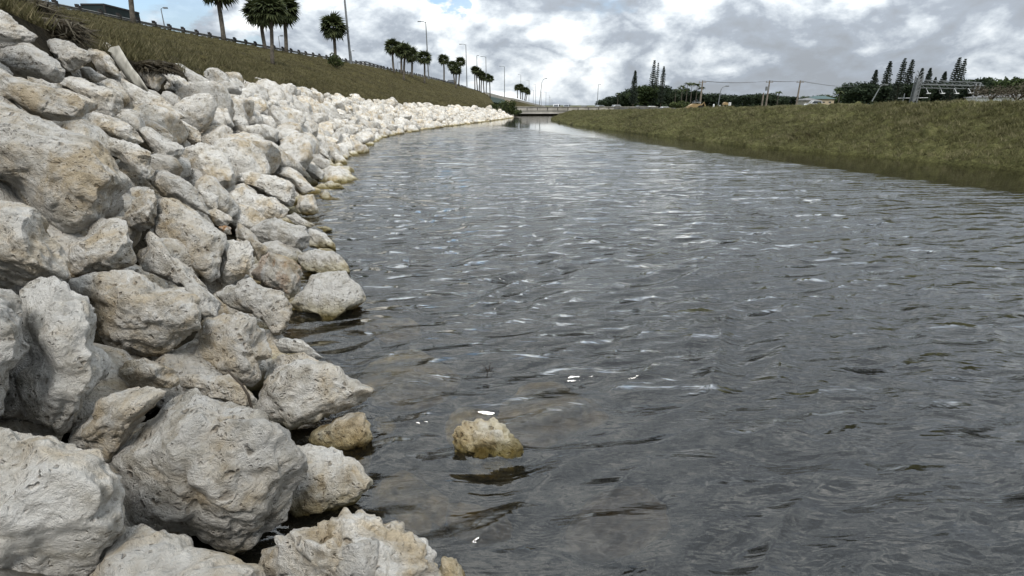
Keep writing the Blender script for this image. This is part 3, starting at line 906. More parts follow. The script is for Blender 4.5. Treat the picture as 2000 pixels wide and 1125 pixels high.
HERO, HSZ = [], []
H = [
    # (outline, label, tan, extra)
    ([(-180, 900), (-60, 840), (11, 835), (46, 851), (101, 849), (149, 867), (192, 883), (213, 910), (242, 931), (243, 1000), (241, 1040), (190, 1100), (100, 1180), (-60, 1210), (-190, 1080)], 'broad flat-topped cream boulder filling the bottom left corner of the view', .25, dict(t=1.75, nf=5)),
    ([(90, 1140), (153, 1080), (192, 1056), (242, 1031), (274, 1020), (324, 1022), (356, 1045), (391, 1059), (445, 1084), (500, 1105), (520, 1150), (480, 1260), (330, 1330), (150, 1280), (80, 1200)], 'cream boulder with tan ledges cut off by the bottom edge, below the largest pitted one', .7, dict(t=1.62)),
    ([(222, 905), (250, 850), (270, 814), (295, 793), (313, 771), (348, 757), (384, 755), (405, 775), (444, 782), (494, 803), (527, 827), (556, 844), (590, 880), (600, 915), (584, 946), (573, 1000), (565, 1026), (539, 1043), (484, 1081), (451, 1081), (400, 1062), (330, 1040), (250, 1035), (242, 990), (235, 935)], 'largest whitish pitted boulder in the lower foreground with shell-like hollows', .15, dict(t=2.05, thick=.9)),
    ([(550, 880), (603, 861), (636, 872), (670, 891), (696, 903), (727, 938), (722, 952), (696, 979), (653, 1009), (611, 1022), (575, 1020), (545, 960)], 'grey boulder with dark wet underside just right of the largest pitted foreground boulder', .3, dict(t=2.35, thick=.7, dt=.15)),
    ([(510, 1120), (514, 1072), (544, 1051), (569, 1038), (611, 1022), (662, 1022), (670, 1009), (721, 1007), (746, 1013), (788, 1005), (822, 1022), (856, 1047), (867, 1072), (869, 1098), (880, 1160), (700, 1250), (540, 1200)], 'rough knobbly boulder with deep brown cavities at the bottom edge beside the water', .6, dict(t=2.0, kr=1.7)),
    ([(600, 1130), (636, 1093), (670, 1060), (734, 1055), (750, 1081), (772, 1110), (790, 1170), (690, 1230), (590, 1180)], 'smooth cream boulder at the bottom edge in front of the knobbly one', .35, dict(t=1.72, dt=-.1)),
    ([(862, 1085), (890, 1090), (912, 1125), (900, 1170), (850, 1150)], 'small yellowish stone half in the water at the bottom edge', .9, dict(zfoot=0.0, t=2.05)),
    ([(514, 740), (514, 722), (518, 705), (548, 688), (590, 687), (624, 705), (640, 730), (560, 770)], 'pale boulder peeking out behind the pointed boulder at the water', .2, dict(t=3.45, thick=.6, dt=.25)),
    ([(512, 756), (524, 735), (539, 718), (582, 707), (636, 709), (674, 726), (712, 734), (729, 747), (750, 751), (753, 760), (729, 781), (696, 798), (653, 813), (620, 825), (569, 838), (527, 823), (503, 806), (503, 775)], 'smooth grey-white boulder tapering to a point over the water', .1, dict(t=3.05, thick=.75, nf=5)),
    ([(607, 844), (628, 832), (662, 810), (687, 801), (712, 806), (723, 827), (730, 858), (718, 888), (683, 905), (650, 900), (622, 878), (606, 860)], 'small yellow-brown stone at the waterline under the pointed boulder', 1.0, dict(zfoot=0.0, under=22)),
    ([(885, 850), (905, 822), (940, 812), (985, 818), (1000, 845), (1018, 872), (1012, 898), (1000, 920), (962, 938), (925, 930), (898, 905), (886, 878)], 'pitted yellowish rock standing alone in the water', .6, dict(zfoot=0.0, thick=.8, under=48, kr=1.4, nf=7, level=6)),
    ([(36, 556), (72, 540), (108, 535), (132, 548), (144, 572), (172, 596), (188, 624), (192, 665), (220, 680), (232, 704), (228, 748), (196, 780), (160, 816), (120, 848), (60, 852), (-20, 840), (-20, 760), (30, 700), (40, 640), (34, 590)], 'tall white pitted boulder at the left edge with a knob on its right side', .05, dict(t=2.45, thick=.85)),
    ([(-200, 560), (-60, 540), (10, 553), (36, 572), (46, 640), (42, 700), (14, 730), (5, 800), (-40, 850), (-160, 830), (-220, 700)], 'whitish boulder cut by the left edge beside the tall pitted one', .05, dict(t=2.35)),
    ([(-150, 430), (-80, 385), (0, 380), (20, 385), (45, 400), (84, 430), (120, 464), (131, 480), (135, 504), (132, 542), (100, 540), (60, 550), (0, 565), (-120, 560), (-170, 500)], 'rounded blue-grey mottled boulder at the left edge under the huge slab', -.2, dict(t=3.05)),
    ([(136, 484), (140, 472), (164, 460), (172, 440), (192, 424), (224, 426), (244, 430), (256, 444), (276, 472), (274, 496), (264, 520), (224, 530), (176, 534), (148, 540), (132, 516)], 'humped tan-brown boulder between the huge slab and the flat stained one', .75, dict(t=3.75)),
    ([(136, 548), (168, 536), (208, 530), (264, 526), (296, 538), (328, 554), (360, 560), (380, 580), (390, 608), (390, 640), (360, 664), (336, 688), (308, 696), (256, 696), (236, 699), (222, 683), (200, 672), (188, 656), (188, 624), (176, 592), (144, 572)], 'flat-topped boulder with ochre bands across its middle, left of centre', .9, dict(t=3.1)),
    ([(276, 460), (296, 452), (316, 468), (332, 496), (368, 520), (384, 540), (416, 572), (452, 606), (432, 618), (400, 630), (388, 604), (360, 562), (320, 544), (280, 528), (268, 500)], 'long sloping grey rock wedged behind the ochre-banded boulder', .25, dict(t=3.75)),
    ([(298, 448), (303, 402), (318, 385), (350, 392), (388, 407), (414, 430), (438, 460), (434, 496), (428, 536), (408, 554), (376, 532), (336, 496), (314, 470)], 'big smooth pale boulder right of the dark wedge-shaped stone', .2, dict(t=4.2, nf=6)),
    ([(426, 474), (456, 466), (481, 471), (499, 487), (496, 512), (481, 537), (450, 555), (424, 548), (428, 505)], 'rounded grey boulder tucked against the right side of the big smooth one', .1, dict(t=4.2)),
    ([(-160, 260), (-80, 205), (0, 198), (30, 203), (55, 220), (120, 245), (165, 266), (205, 285), (240, 305), (270, 330), (297, 358), (292, 378), (262, 390), (240, 414), (200, 427), (170, 447), (120, 458), (75, 418), (38, 394), (0, 378), (-140, 370)], 'huge layered slab, the biggest stone on the slope, sloping down from the left edge', .45, dict(t=4.3, thick=.6, nf=6)),
    ([(160, 268), (207, 261), (237, 272), (275, 282), (297, 293), (300, 322), (297, 342), (284, 349), (262, 336), (235, 310), (190, 290)], 'whitish shoulder-shaped boulder resting on the back of the huge slab', .2, dict(t=5.0, thick=.6)),
    ([(238, 424), (250, 405), (270, 382), (290, 367), (302, 370), (310, 388), (304, 424), (303, 442), (276, 453), (256, 445), (243, 432)], 'small dark brown wedge-shaped stone at the lower end of the huge slab', 1.0, dict(t=4.0)),
    ([(-120, 150), (0, 132), (22, 145), (62, 155), (100, 165), (130, 175), (150, 187), (165, 202), (166, 214), (150, 230), (107, 240), (88, 236), (57, 224), (50, 210), (30, 200), (0, 197), (-120, 215)], 'tan boulder densely pocked with dark pits at the left edge', 1.0, dict(t=5.6, thick=.55)),
    ([(-140, 40), (-60, 0), (0, 20), (15, 27), (40, 45), (60, 60), (79, 72), (67, 84), (37, 82), (15, 90), (0, 95), (-120, 110)], 'striated white boulder topmost at the left edge against the grass', 0, dict(t=6.6, thick=.6)),
    ([(2, 95), (20, 80), (45, 75), (65, 82), (87, 100), (112, 120), (132, 142), (130, 152), (110, 165), (75, 156), (37, 148), (0, 134), (-40, 125), (-20, 105)], 'grey-white mottled boulder below the topmost one at the left edge', -.1, dict(t=6.2)),
    ([(75, 78), (105, 77), (135, 79), (150, 88), (170, 100), (180, 117), (160, 128), (145, 141), (132, 142), (112, 120), (82, 97)], 'lumpy grey boulder under the dark clump of dead roots', 0, dict(t=7.3)),
    ([(148, 85), (175, 92), (205, 98), (220, 117), (232, 137), (232, 150), (205, 151), (185, 136), (172, 118)], 'grey boulder with a brown hollow at the top edge of the rocks', .4, dict(t=7.9)),
    ([(185, 90), (205, 82), (225, 92), (233, 112), (226, 122), (207, 107), (190, 102)], 'dark grey stone at the top edge beside the pale fabric strip', .1, dict(t=8.2)),
    ([(232, 140), (250, 130), (265, 148), (283, 174), (265, 166), (240, 152)], 'thin grey stone lying just below the fabric strip', .1, dict(t=8.0)),
    ([(258, 130), (275, 122), (295, 127), (307, 137), (327, 152), (317, 172), (311, 183), (290, 174), (272, 155)], 'brownish-white boulder at the top edge right of the fabric strip', .5, dict(t=8.6)),
    ([(305, 127), (325, 137), (362, 152), (392, 185), (388, 199), (360, 213), (345, 211), (333, 193), (315, 174), (327, 155), (311, 142)], 'long grey boulder below the white elongated one', .15, dict(t=8.6)),
    ([(333, 125), (350, 121), (370, 132), (400, 150), (421, 167), (421, 176), (397, 187), (375, 172), (350, 150), (335, 136)], 'elongated bright white boulder lying on the grass edge', -.1, dict(t=9.2)),
    ([(108, 162), (135, 147), (160, 150), (190, 160), (235, 183), (243, 202), (242, 226), (222, 230), (195, 224), (168, 217), (167, 200), (150, 187), (130, 175)], 'large flat white boulder with a sharp vertical edge on its right', .1, dict(t=6.2, thick=.6)),
    ([(155, 132), (175, 131), (195, 143), (210, 153), (190, 162), (160, 152)], 'small white stone on top of the large flat white boulder', 0, dict(t=7.0)),
    ([(205, 150), (237, 152), (270, 170), (312, 187), (342, 207), (375, 235), (355, 237), (332, 219), (310, 234), (275, 232), (252, 243), (240, 226), (238, 195), (225, 172)], 'long boulder with a dark shaded underside above the huge slab', .15, dict(t=6.9, thick=.6)),
    ([(108, 240), (140, 235), (160, 225), (185, 215), (220, 228), (250, 240), (275, 260), (288, 282), (262, 283), (225, 270), (165, 268), (140, 254)], 'tan-mottled boulder between the pocked tan one and the long shaded one', .6, dict(t=5.5, thick=.6)),
    ([(253, 242), (277, 230), (300, 235), (325, 252), (342, 270), (338, 280), (312, 268), (287, 255)], 'small tan-rimmed stone in the hollow under the long shaded boulder', .7, dict(t=6.4)),
    ([(268, 252), (295, 248), (325, 268), (364, 290), (352, 306), (348, 325), (346, 343), (325, 334), (302, 331), (300, 300), (287, 280)], 'smooth greenish-white tilted boulder left of the round one', .0, dict(t=5.9)),
    ([(308, 238), (330, 225), (355, 235), (385, 250), (396, 265), (393, 278), (372, 281), (360, 268), (342, 266), (325, 252)], 'two-lobed grey boulder with a brown cleft upslope of the round one', .4, dict(t=6.9)),
    ([(346, 307), (362, 290), (390, 279), (420, 285), (445, 300), (457, 325), (457, 355), (442, 372), (425, 377), (400, 371), (370, 351), (349, 340)], 'nearly round tan-grey boulder in the middle of the slope', .5, dict(t=5.6, thick=.9, nf=8)),
    ([(285, 349), (302, 331), (330, 335), (362, 350), (387, 372), (400, 400), (412, 422), (375, 408), (337, 393), (308, 384), (297, 365)], 'cream boulder directly below and left of the round one', .4, dict(t=5.0)),
    ([(388, 370), (412, 375), (428, 385), (426, 411), (405, 404), (395, 390)], 'small blue-grey stone in the gap below the round boulder', -.2, dict(t=5.8)),
    ([(427, 403), (440, 381), (471, 359), (499, 369), (534, 384), (555, 397), (569, 409), (555, 425), (534, 429), (503, 438), (484, 447), (459, 427), (431, 412)], 'broad domed grey-white boulder right of the gap with the small blue-grey stone', .2, dict(t=5.7)),
    ([(455, 346), (470, 337), (490, 335), (535, 342), (568, 354), (581, 381), (574, 408), (559, 406), (529, 385), (499, 367), (463, 357)], 'long smooth pale boulder behind the broad domed one', .1, dict(t=6.6)),
    ([(573, 406), (587, 381), (611, 380), (624, 390), (622, 415), (599, 424), (583, 416)], 'blocky pale stone at the waterline with dark water beneath it', .2, dict(t=7.6)),
    ([(618, 377), (636, 369), (649, 384), (671, 390), (681, 397), (664, 401), (643, 403), (627, 402), (620, 392)], 'low brown pointed stone reaching out into the water', 1.0, dict(t=8.6)),
    ([(630, 359), (646, 352), (664, 360), (675, 369), (658, 374), (637, 374)], 'low flat pale stone jutting into the water behind the brown pointed one', .4, dict(t=9.6)),
    ([(487, 448), (503, 437), (534, 425), (555, 428), (574, 437), (596, 440), (607, 468), (602, 487), (580, 501), (549, 497), (524, 484), (499, 466)], 'rounded mottled white boulder above the rust-stained one', .1, dict(t=4.95)),
    ([(555, 421), (574, 412), (599, 431), (618, 440), (602, 446), (574, 437)], 'flat grey stone between the domed boulder and the water', .2, dict(t=5.9)),
    ([(599, 443), (618, 446), (639, 459), (655, 477), (658, 492), (643, 486), (618, 486), (605, 481)], 'pale stone with a yellow-green foot at the waterline left of the open ripples', .4, dict(t=5.6)),
    ([(618, 443), (636, 440), (649, 449), (636, 456)], 'tiny flat stone awash at the waterline', .4, dict(t=6.4)),
    ([(488, 533), (506, 512), (524, 493), (540, 495), (555, 499), (574, 505), (593, 524), (599, 543), (591, 560), (583, 580), (565, 590), (543, 570), (515, 563), (496, 550)], 'white boulder with a rust-orange stain near its top', .3, dict(t=4.35, rust=0.5)),
    ([(580, 502), (605, 487), (618, 484), (655, 487), (674, 505), (683, 527), (686, 540), (664, 545), (633, 545), (596, 530)], 'bumpy white boulder just above the large waterline boulder', .1, dict(t=4.75)),
    ([(568, 592), (577, 577), (599, 558), (605, 537), (636, 527), (674, 530), (699, 555), (717, 583), (711, 599), (689, 617), (664, 639), (643, 645), (618, 638), (587, 628), (569, 617)], 'large pitted boulder at the waterline with a green algae foot', .35, dict(t=4.1)),
    ([(422, 571), (440, 552), (468, 543), (490, 541), (512, 561), (537, 565), (555, 577), (569, 599), (568, 617), (562, 642), (546, 657), (531, 657), (524, 639), (515, 624), (462, 609), (440, 600)], 'twin-humped white boulder left of the large waterline boulder', .2, dict(t=3.9)),
    ([(392, 636), (400, 624), (431, 616), (468, 611), (503, 621), (524, 645), (531, 680), (533, 698), (514, 706), (510, 740), (490, 757), (455, 742), (400, 730), (360, 724), (330, 712), (320, 700), (340, 684), (372, 662)], 'large rounded beige boulder upslope of the pointed one', .5, dict(t=3.25)),
    ([(531, 664), (555, 658), (580, 661), (612, 680), (638, 700), (618, 708), (590, 695), (548, 690)], 'low dark grey rock lying nearly awash behind the pointed boulder', .1, dict(t=3.85)),
    ([(225, 722), (240, 704), (280, 698), (328, 708), (344, 728), (352, 752), (280, 758), (232, 760)], 'greenish-tan shaded stone in the gap under the ochre-banded boulder', .9, dict(t=3.05)),
    ([(346, 732), (400, 728), (448, 732), (480, 752), (496, 780), (492, 800), (440, 790), (408, 782), (384, 766), (350, 755)], 'yellow-green tinted rough stone behind the largest foreground boulder', 1.0, dict(t=2.75)),
    ([(124, 864), (130, 842), (167, 810), (199, 778), (228, 757), (270, 750), (302, 753), (325, 764), (300, 793), (272, 817), (235, 878), (213, 905), (178, 880)], 'tan-brown boulder wedged between the tall white one and the largest foreground one', .8, dict(t=2.42)),
    ([(426, 443), (443, 438), (455, 446), (450, 458), (434, 456)], 'small rust-orange stone among the grey ones mid-slope', 1.0, dict(t=5.1, rust=1.6)),
    ([(453, 446), (465, 434), (487, 449), (505, 468), (526, 484), (522, 498), (502, 512), (495, 488), (478, 472), (458, 464)], 'pinkish-brown rubble stone beside the rust-orange one', .8, dict(t=5.0)),
    ([(398, 412), (419, 405), (447, 419), (462, 434), (442, 444), (420, 440)], 'flat tan stone in front of the broad domed boulder', .6, dict(t=5.3)),
    ([(586, 306), (590, 291), (612, 296), (642, 314), (648, 328), (626, 331), (600, 317)], 'bright white slab low on the slope near the shoreline bend', -.1, dict(t=9.7)),
    ([(598, 283), (622, 281), (641, 296), (645, 314), (615, 298)], 'grey boulder leaning behind the bright white slab', .1, dict(t=10.6)),
    ([(644, 303), (655, 295), (673, 309), (683, 324), (670, 331), (655, 325)], 'angular white boulder overhanging the water at the shoreline bend', .0, dict(t=11.2)),
    ([(661, 297), (676, 294), (694, 309), (696, 317), (679, 320)], 'brown boulder at the water right behind the angular white one', .9, dict(t=12.2)),
    ([(673, 284), (685, 270), (703, 276), (714, 288), (702, 299), (682, 295)], 'greenish-tan boulder jutting out farthest at the shoreline bend', .8, dict(t=14.0)),
    ([(598, 318), (616, 321), (637, 339), (629, 353), (610, 347), (596, 333)], 'pale boulder below the bright white slab', .2, dict(t=9.0)),
    ([(490, 309), (502, 291), (523, 292), (544, 309), (537, 322), (517, 337), (499, 328)], 'white angular boulder with a shaded left face in the middle of the slope', .0, dict(t=7.7)),
    ([(517, 336), (535, 322), (568, 327), (595, 345), (618, 372), (592, 382), (580, 366), (560, 351), (541, 341)], 'big grey boulder below the white angular one', .2, dict(t=7.6)),
    ([(454, 270), (466, 261), (487, 279), (493, 300), (481, 316), (469, 300)], 'boulder with black-and-white marbled face', -.3, dict(t=7.6)),
    ([(493, 225), (505, 222), (529, 225), (541, 240), (538, 256), (520, 250), (492, 241)], 'white split boulder high on the slope with a flat face', .0, dict(t=10.0)),
    ([(396, 184), (418, 179), (457, 189), (458, 202), (451, 211), (421, 203), (399, 194)], 'flat brown-edged slab balanced near the top of the slope', .6, dict(t=9.4, thick=.7)),
    ([(422, 207), (433, 202), (451, 214), (446, 224), (427, 227)], 'small round stone tucked under the balanced slab', .1, dict(t=9.0)),
    ([(454, 156), (469, 151), (490, 162), (503, 171), (478, 172), (458, 166)], 'pale flat boulder at the grass edge above the balanced slab', .1, dict(t=12.0)),
    ([(637, 333), (655, 342), (665, 354), (649, 356), (634, 346)], 'brownish stone at the water below the bright white slab', .8, dict(t=9.9)),
]
for i, (poly, lab, tan, kw) in enumerate(H):
    hero_rock(poly, lab, 100 + i * 3, tan, **kw)

# library of boulders for the rest of the riprap
def lib_rock(seed, level):
    v, f = ico(level)
    rng = np.random.RandomState(seed)
    q = facet(v.copy(), rng, 10, 0.58, 0.88, None, 0.95)
    q = q * np.array([rng.uniform(.9, 1.2), rng.uniform(.8, 1.0), rng.uniform(.72, .95)])
    q = roughen(q * 0.5, np.zeros(3), 0.5, seed, 1.0, level) / 0.5
    return q, f


LIB4 = []
for s in range(12):
    q, f = lib_rock(500 + s, 4)
    m_ = new_mesh('boulder', q, f, True)
    m_.materials.append(M_ROCK)
    LIB4.append(m_)
LIB3 = [lib_rock(700 + s, 3) for s in range(8)]
LIB2 = [lib_rock(800 + s, 2) for s in range(8)]


def inside(poly, u, v):
    n, c = len(poly), False
    j = n - 1
    for i in range(n):
        if (poly[i][1] > v) != (poly[j][1] > v) and u < (poly[j][0] - poly[i][0]) * (v - poly[i][1]) / (poly[j][1] - poly[i][1]) + poly[i][0]:
            c = not c
        j = i
    return c


# scatter over the slope in (station, across) space
tt = np.linspace(0, NT, 1200)
Sx, Tx = crom(LBa[:, 0], tt), crom(LBa[:, 1], tt)
seg = np.r_[0, np.cumsum(np.linalg.norm(np.diff(Sx, axis=0), axis=1))]
fill = []
rr_ = random.Random(5)
s = 0.0
row = 0
while s < seg[-1]:
    k = np.searchsorted(seg, s)
    k = min(k, len(tt) - 1)
    S0, T0 = Sx[k], Tx[k]
    y0 = S0[1]
    if y0 > 95:
        break
    Lw = np.linalg.norm(T0 - S0)
    d = -0.25
    while d < Lw + 0.12:
        w = (d + rr_.uniform(-.12, .12)) / Lw
        kk = int(np.clip(np.searchsorted(seg, s + rr_.uniform(-.2, .2)), 0, len(tt) - 1))
        P = Sx[kk] * (1 - w) + Tx[kk] * w
        P[2] -= sag_at(P[1], min(max(w, 0), 1))
        r = rr_.choice([.20, .24, .28, .34, .38, .46, .56, .30, .36]) * rr_.uniform(.85, 1.12)
        P = P + np.array([0, 0, rr_.uniform(-.16, .12)])
        fill.append((P, r, w))
        d += r * 1.72
    s += 0.64
    row += 1
out = []
NEARD = 6.6
for (P, r, w) in fill:
    u, v, dep = project(P + np.array([0, 0, .05]))
    if dep < 0.3 or (dep > 0 and (u < -250 or u > 2200 or v > 1500)):
        if P[1] < -8:
            continue
        out.append((P - np.array([0, 0, .25]), min(r, .34), w, u, v, dep, 'off'))
        continue
    hid = any((lo[0] <= u <= hi[0] and lo[1] <= v <= hi[1] and inside(poly, u, v)) for poly, lo, hi in HERO)
    if not hid and w > .74 and dep < 12.5 and u < 420:
        continue
    if (not hid and w < .13 and dep < 14) or (w < .12 and dep < 6.6) or (w < .25 and dep < 4.8):
        continue
    if dep < NEARD:
        # traced boulders cover this stretch: only sunken gap fillers below them
        P = P - np.array([0, 0, 0.46])
        if dep < 3.2 and P[2] < 0.1:
            continue
        r = min(r, .27)
    elif hid:
        P = P - np.array([0, 0, 0.36])
        r = min(r, .28)
    out.append((P, r, w, u, v, dep, 'hid' if (hid or dep < NEARD) else 'see'))
see = sorted([q for q in out if q[6] == 'see'], key=lambda q: -q[1] / q[5])
N_IND = 300 - len(H)
ind, rest = see[:N_IND], see[N_IND:] + [q for q in out if q[6] != 'see']


def words_for(P, r, w, u, v, tone):
    size = 'large' if r > .44 else ('medium' if r > .33 else 'small')
    band = ('at the waterline' if w < .12 else 'low on the slope' if w < .38 else 'mid-slope' if w < .62
            else 'high on the slope' if w < .88 else 'at the grass edge')
    if u < 330:
        z = 'above the huge layered slab'
    elif u < 430:
        z = 'upslope of the round boulder'
    elif u < 500:
        z = 'right of the round boulder'
    elif u < 535:
        z = 'below the three clustered palms'
    elif u < 580:
        z = 'just right of the three clustered palms'
    elif u < 625:
        z = 'midway between the cluster and the lone palm'
    elif u < 670:
        z = 'below the lone palm'
    elif u < 715:
        z = 'below the tallest lamp post'
    else:
        z = 'toward the distant bridge'
    return f'{size} {tone} boulder {band}, {z}', f'{size} {tone} boulders {band}, {z}'


for i, (P, r, w, u, v, dep, _) in enumerate(ind):
    tn = rr_.choice([(-.2, 'grey-white'), (0.1, 'grey-white'), (.2, 'cream'), (.5, 'cream'), (.9, 'tan')])
    shp = rr_.choice([('chunky', 1, 1, 1), ('flattish', 1.1, 1.1, .78), ('elongated', 1.38, .86, .9), ('blocky', 1.02, .98, 1.12)])
    lab, grp = words_for(P, r, w, u, v, shp[0] + ' ' + tn[1])
    o = obj('boulder', LIB4[i % 12], None, loc=tuple(P), label=lab, cat='boulder', group=grp)
    o['tan'] = tn[0]
    o['rust'] = 0.0
    o.scale = (r * 1.1 * shp[1], r * 1.08 * shp[2], r * 1.05 * shp[3])
    # long axes lie down the slope
    o.rotation_euler = (rr_.uniform(-.6, .6), rr_.uniform(.2, 1.0), rr_.uniform(0, 6.28))


def euler_np(a, b, c):
    return np.array(Matrix.Rotation(c, 3, 'Z') @ Matrix.Rotation(b, 3, 'Y') @ Matrix.Rotation(a, 3, 'X'))


vs, fs, base = [], [], 0
for i, (P, r, w, u, v, dep, k) in enumerate(rest):
    lib = LIB3 if (k != 'off' and 0 < dep < 24) else LIB2
    q, f = lib[i % 8]
    Rm = euler_np(rr_.uniform(-.6, .6), rr_.uniform(.1, 1.0), rr_.uniform(0, 6.28))
    sc = np.array([rr_.uniform(.95, 1.25), rr_.uniform(.95, 1.25), rr_.uniform(.9, 1.2)]) * r
    vs.append((q * sc) @ Rm.T + P)
    fs.append(f + base)
    base += len(q)
o = obj('riprap_rocks', new_mesh('riprap_rocks', np.concatenate(vs), np.concatenate(fs), True), M_ROCK, kind='stuff',
        label='smaller and farther pale limestone riprap along the left bank')
o['tan'] = 0.5
o['rust'] = 0.0

# stones under water near the shore
for (u, v, z, r, sq, lab) in ((750, 826, -.10, .12, .6, 'small olive stone barely submerged beside the yellow-brown one'),
                          (805, 735, -.20, .42, .5, 'submerged yellowish rock seen through the water beside the pointed boulder'),
                          (1075, 800, -.30, .50, .45, 'submerged brown rock under the ripples behind the lone rock in the water'),
                          (800, 965, -.26, .34, .5, 'submerged olive rock between the knobbly boulder and the lone rock'),
                          (920, 1010, -.40, .30, .5, 'dim submerged rock in front of the lone rock in the water'),
                          (925, 835, -.22, .27, .6, 'submerged base stone beside the lone rock in the water'),
                          (690, 890, -.16, .22, .6, 'submerged stone below the small yellow-brown stone'),
                          (1210, 1010, -.78, .45, .35, 'faint submerged rock at the lower middle of the water'),
                          (760, 640, -.30, .38, .5, 'submerged tan rock off the large algae-footed boulder')):
    p = at_z(u, v, z)
    p[2] -= .03
    o = obj('submerged_rock', LIB4[int(u) % 12], None, loc=tuple(p), label=lab, cat='rock')
    o.scale = (r, r * .8, r * sq)
    o.rotation_euler = (.25, .15, u)
    o.material_slots[0].link = 'OBJECT'
    o.material_slots[0].material = M_SUNK

# ------------------------------------------------------------------ grass
def tufts(pts, nrm, n_blade, h0, h1, w, rng, lean):
    """blades as single triangles; pts (n,3)"""
    n = len(pts)
    P = np.repeat(pts, n_blade, 0)
    m = len(P)
    a = rng.uniform(0, 2 * np.pi, m)
    hgt = rng.uniform(h0, h1, m)
    off = rng.normal(0, .35, (m, 2)) * hgt[:, None]
    base = P + np.stack([off[:, 0], off[:, 1], 0 * a], 1)
    tip = base + np.stack([np.cos(a) * hgt * .55 + lean[0] * hgt, np.sin(a) * hgt * .55 + lean[1] * hgt, hgt * .8], 1)
    b = rng.uniform(0, 2 * np.pi, m)
    side = np.stack([np.cos(b), np.sin(b), 0 * b], 1) * (w * rng.uniform(.6, 1.3, m))[:, None]
    V = np.stack([base - side, base + side, tip], 1).reshape(-1, 3)
    F = np.arange(m * 3).reshape(-1, 3)
    return V, F


def scatter_on(bvh, us, vs_):
    pts = []
    o = Vector((0, 0, CAMH))
    for u, v in zip(us, vs_):
        h = bvh.ray_cast(o, Vector(ray(u, v)).normalized())
        if h[0] is not None:
            pts.append(h[0][:])
    return np.array(pts)


g = np.random.RandomState(3)
# right bank: rows of turf, denser where it is near
a_, b_ = g.uniform(1.2, NR, 26000), g.uniform(0, 1, 26000) ** 0.9
a_ = 1.5 + (NR - 1.5) * g.uniform(0, 1, 26000) ** 1.25
Sq, Cq = crom(RBa[:, 0], a_), crom(RBa[:, 1], a_)
Pq = Sq + (Cq - Sq) * (b_ * 1.12)[:, None]
keepz = []
for p in Pq:
    h = bvh_right.ray_cast(Vector((p[0], p[1], 6)), Vector((0, 0, -1)))
    keepz.append(h[0][:] if h[0] is not None else (p[0], p[1], -9))
Pq = np.array(keepz)
dens = fbm(Pq * 0.8, 3, 77) + g.uniform(-.5, .7, len(Pq))
Pq = Pq[(Pq[:, 2] > 0.04) & (dens > -.1)]
V1, F1 = tufts(Pq, None, 7, .07, .24, .012, g, (-.25, -.2))
# ragged taller fringe along the crest
a_ = 1.5 + (NR - 1.5) * g.uniform(0, 1, 2600) ** 1.2
Cq = crom(RBa[:, 1], a_) + np.stack([g.normal(0, .35, 2600), g.normal(0, .35, 2600), np.zeros(2600)], 1)
Pz = []
for p in Cq:
    h = bvh_right.ray_cast(Vector((p[0], p[1], 6)), Vector((0, 0, -1)))
    if h[0] is not None:
        Pz.append(h[0][:])
V2, F2 = tufts(np.array(Pz), None, 7, .06, .20, .012, g, (-.1, 0))
V, F = np.concatenate([V1, V2]), np.concatenate([F1, F2 + len(V1)])
obj('grass', new_mesh('grass', V, F), M_BLADE_R, kind='stuff', label='tufted olive grass covering the right canal bank')
# left embankment: near part only needs blades
a_ = 1.5 + (NT - 3.5) * g.uniform(0, 1, 26000) ** 0.9
b_ = g.uniform(0, 1, 26000) ** 1.5
Tq, Gq = crom(LBa[:, 1], a_), crom(LBa[:, 2], a_)
Pq = Tq + (Gq - Tq) * b_[:, None]
kz = []
for p in Pq:
    h = bvh_left.ray_cast(Vector((p[0], p[1], 20)), Vector((0, 0, -1)))
    if h[0] is not None:
        kz.append(h[0][:])
V1, F1 = tufts(np.array(kz), None, 7, .08, .24, .013, g, (.3, -.1))
obj('grass', new_mesh('grass', V1, F1), M_BLADE_L, kind='stuff', label='dry brownish grass covering the highway embankment')

# ------------------------------------------------------------------ vegetation builders
def leaf_cloud(cen, radii, n, size, rng, hollow=0.35, flat=0.0):
    """n small quads spread through a lumpy ellipsoid"""
    d = rng.normal(size=(n, 3))
    d /= np.linalg.norm(d, axis=1)[:, None]
    r = rng.uniform(hollow, 1, n) ** 0.6
    lump = 1 + 0.28 * fbm(d * 2.0 + cen[0] * .37, 3, 90)
    c = np.array(cen) + d * (r * lump)[:, None] * np.array(radii)
    e1 = rng.normal(size=(n, 3))
    e1 /= np.linalg.norm(e1, axis=1)[:, None]
    e2 = np.cross(e1, rng.normal(size=(n, 3)))
    e2 /= np.linalg.norm(e2, axis=1)[:, None] + 1e-6
    s = size * rng.uniform(.6, 1.3, n)[:, None]
    V = np.stack([c - e1 * s, c + e2 * s * .5, c + e1 * s, c - e2 * s * .5], 1).reshape(-1, 3)
    F = np.arange(4 * n).reshape(-1, 4)
    return V, F


def cat_vf(parts):
    V, F, b = [], [], 0
    for v, f in parts:
        V.append(v)
        F.append(f + b)
        b += len(v)
    return np.concatenate(V), np.concatenate(F)


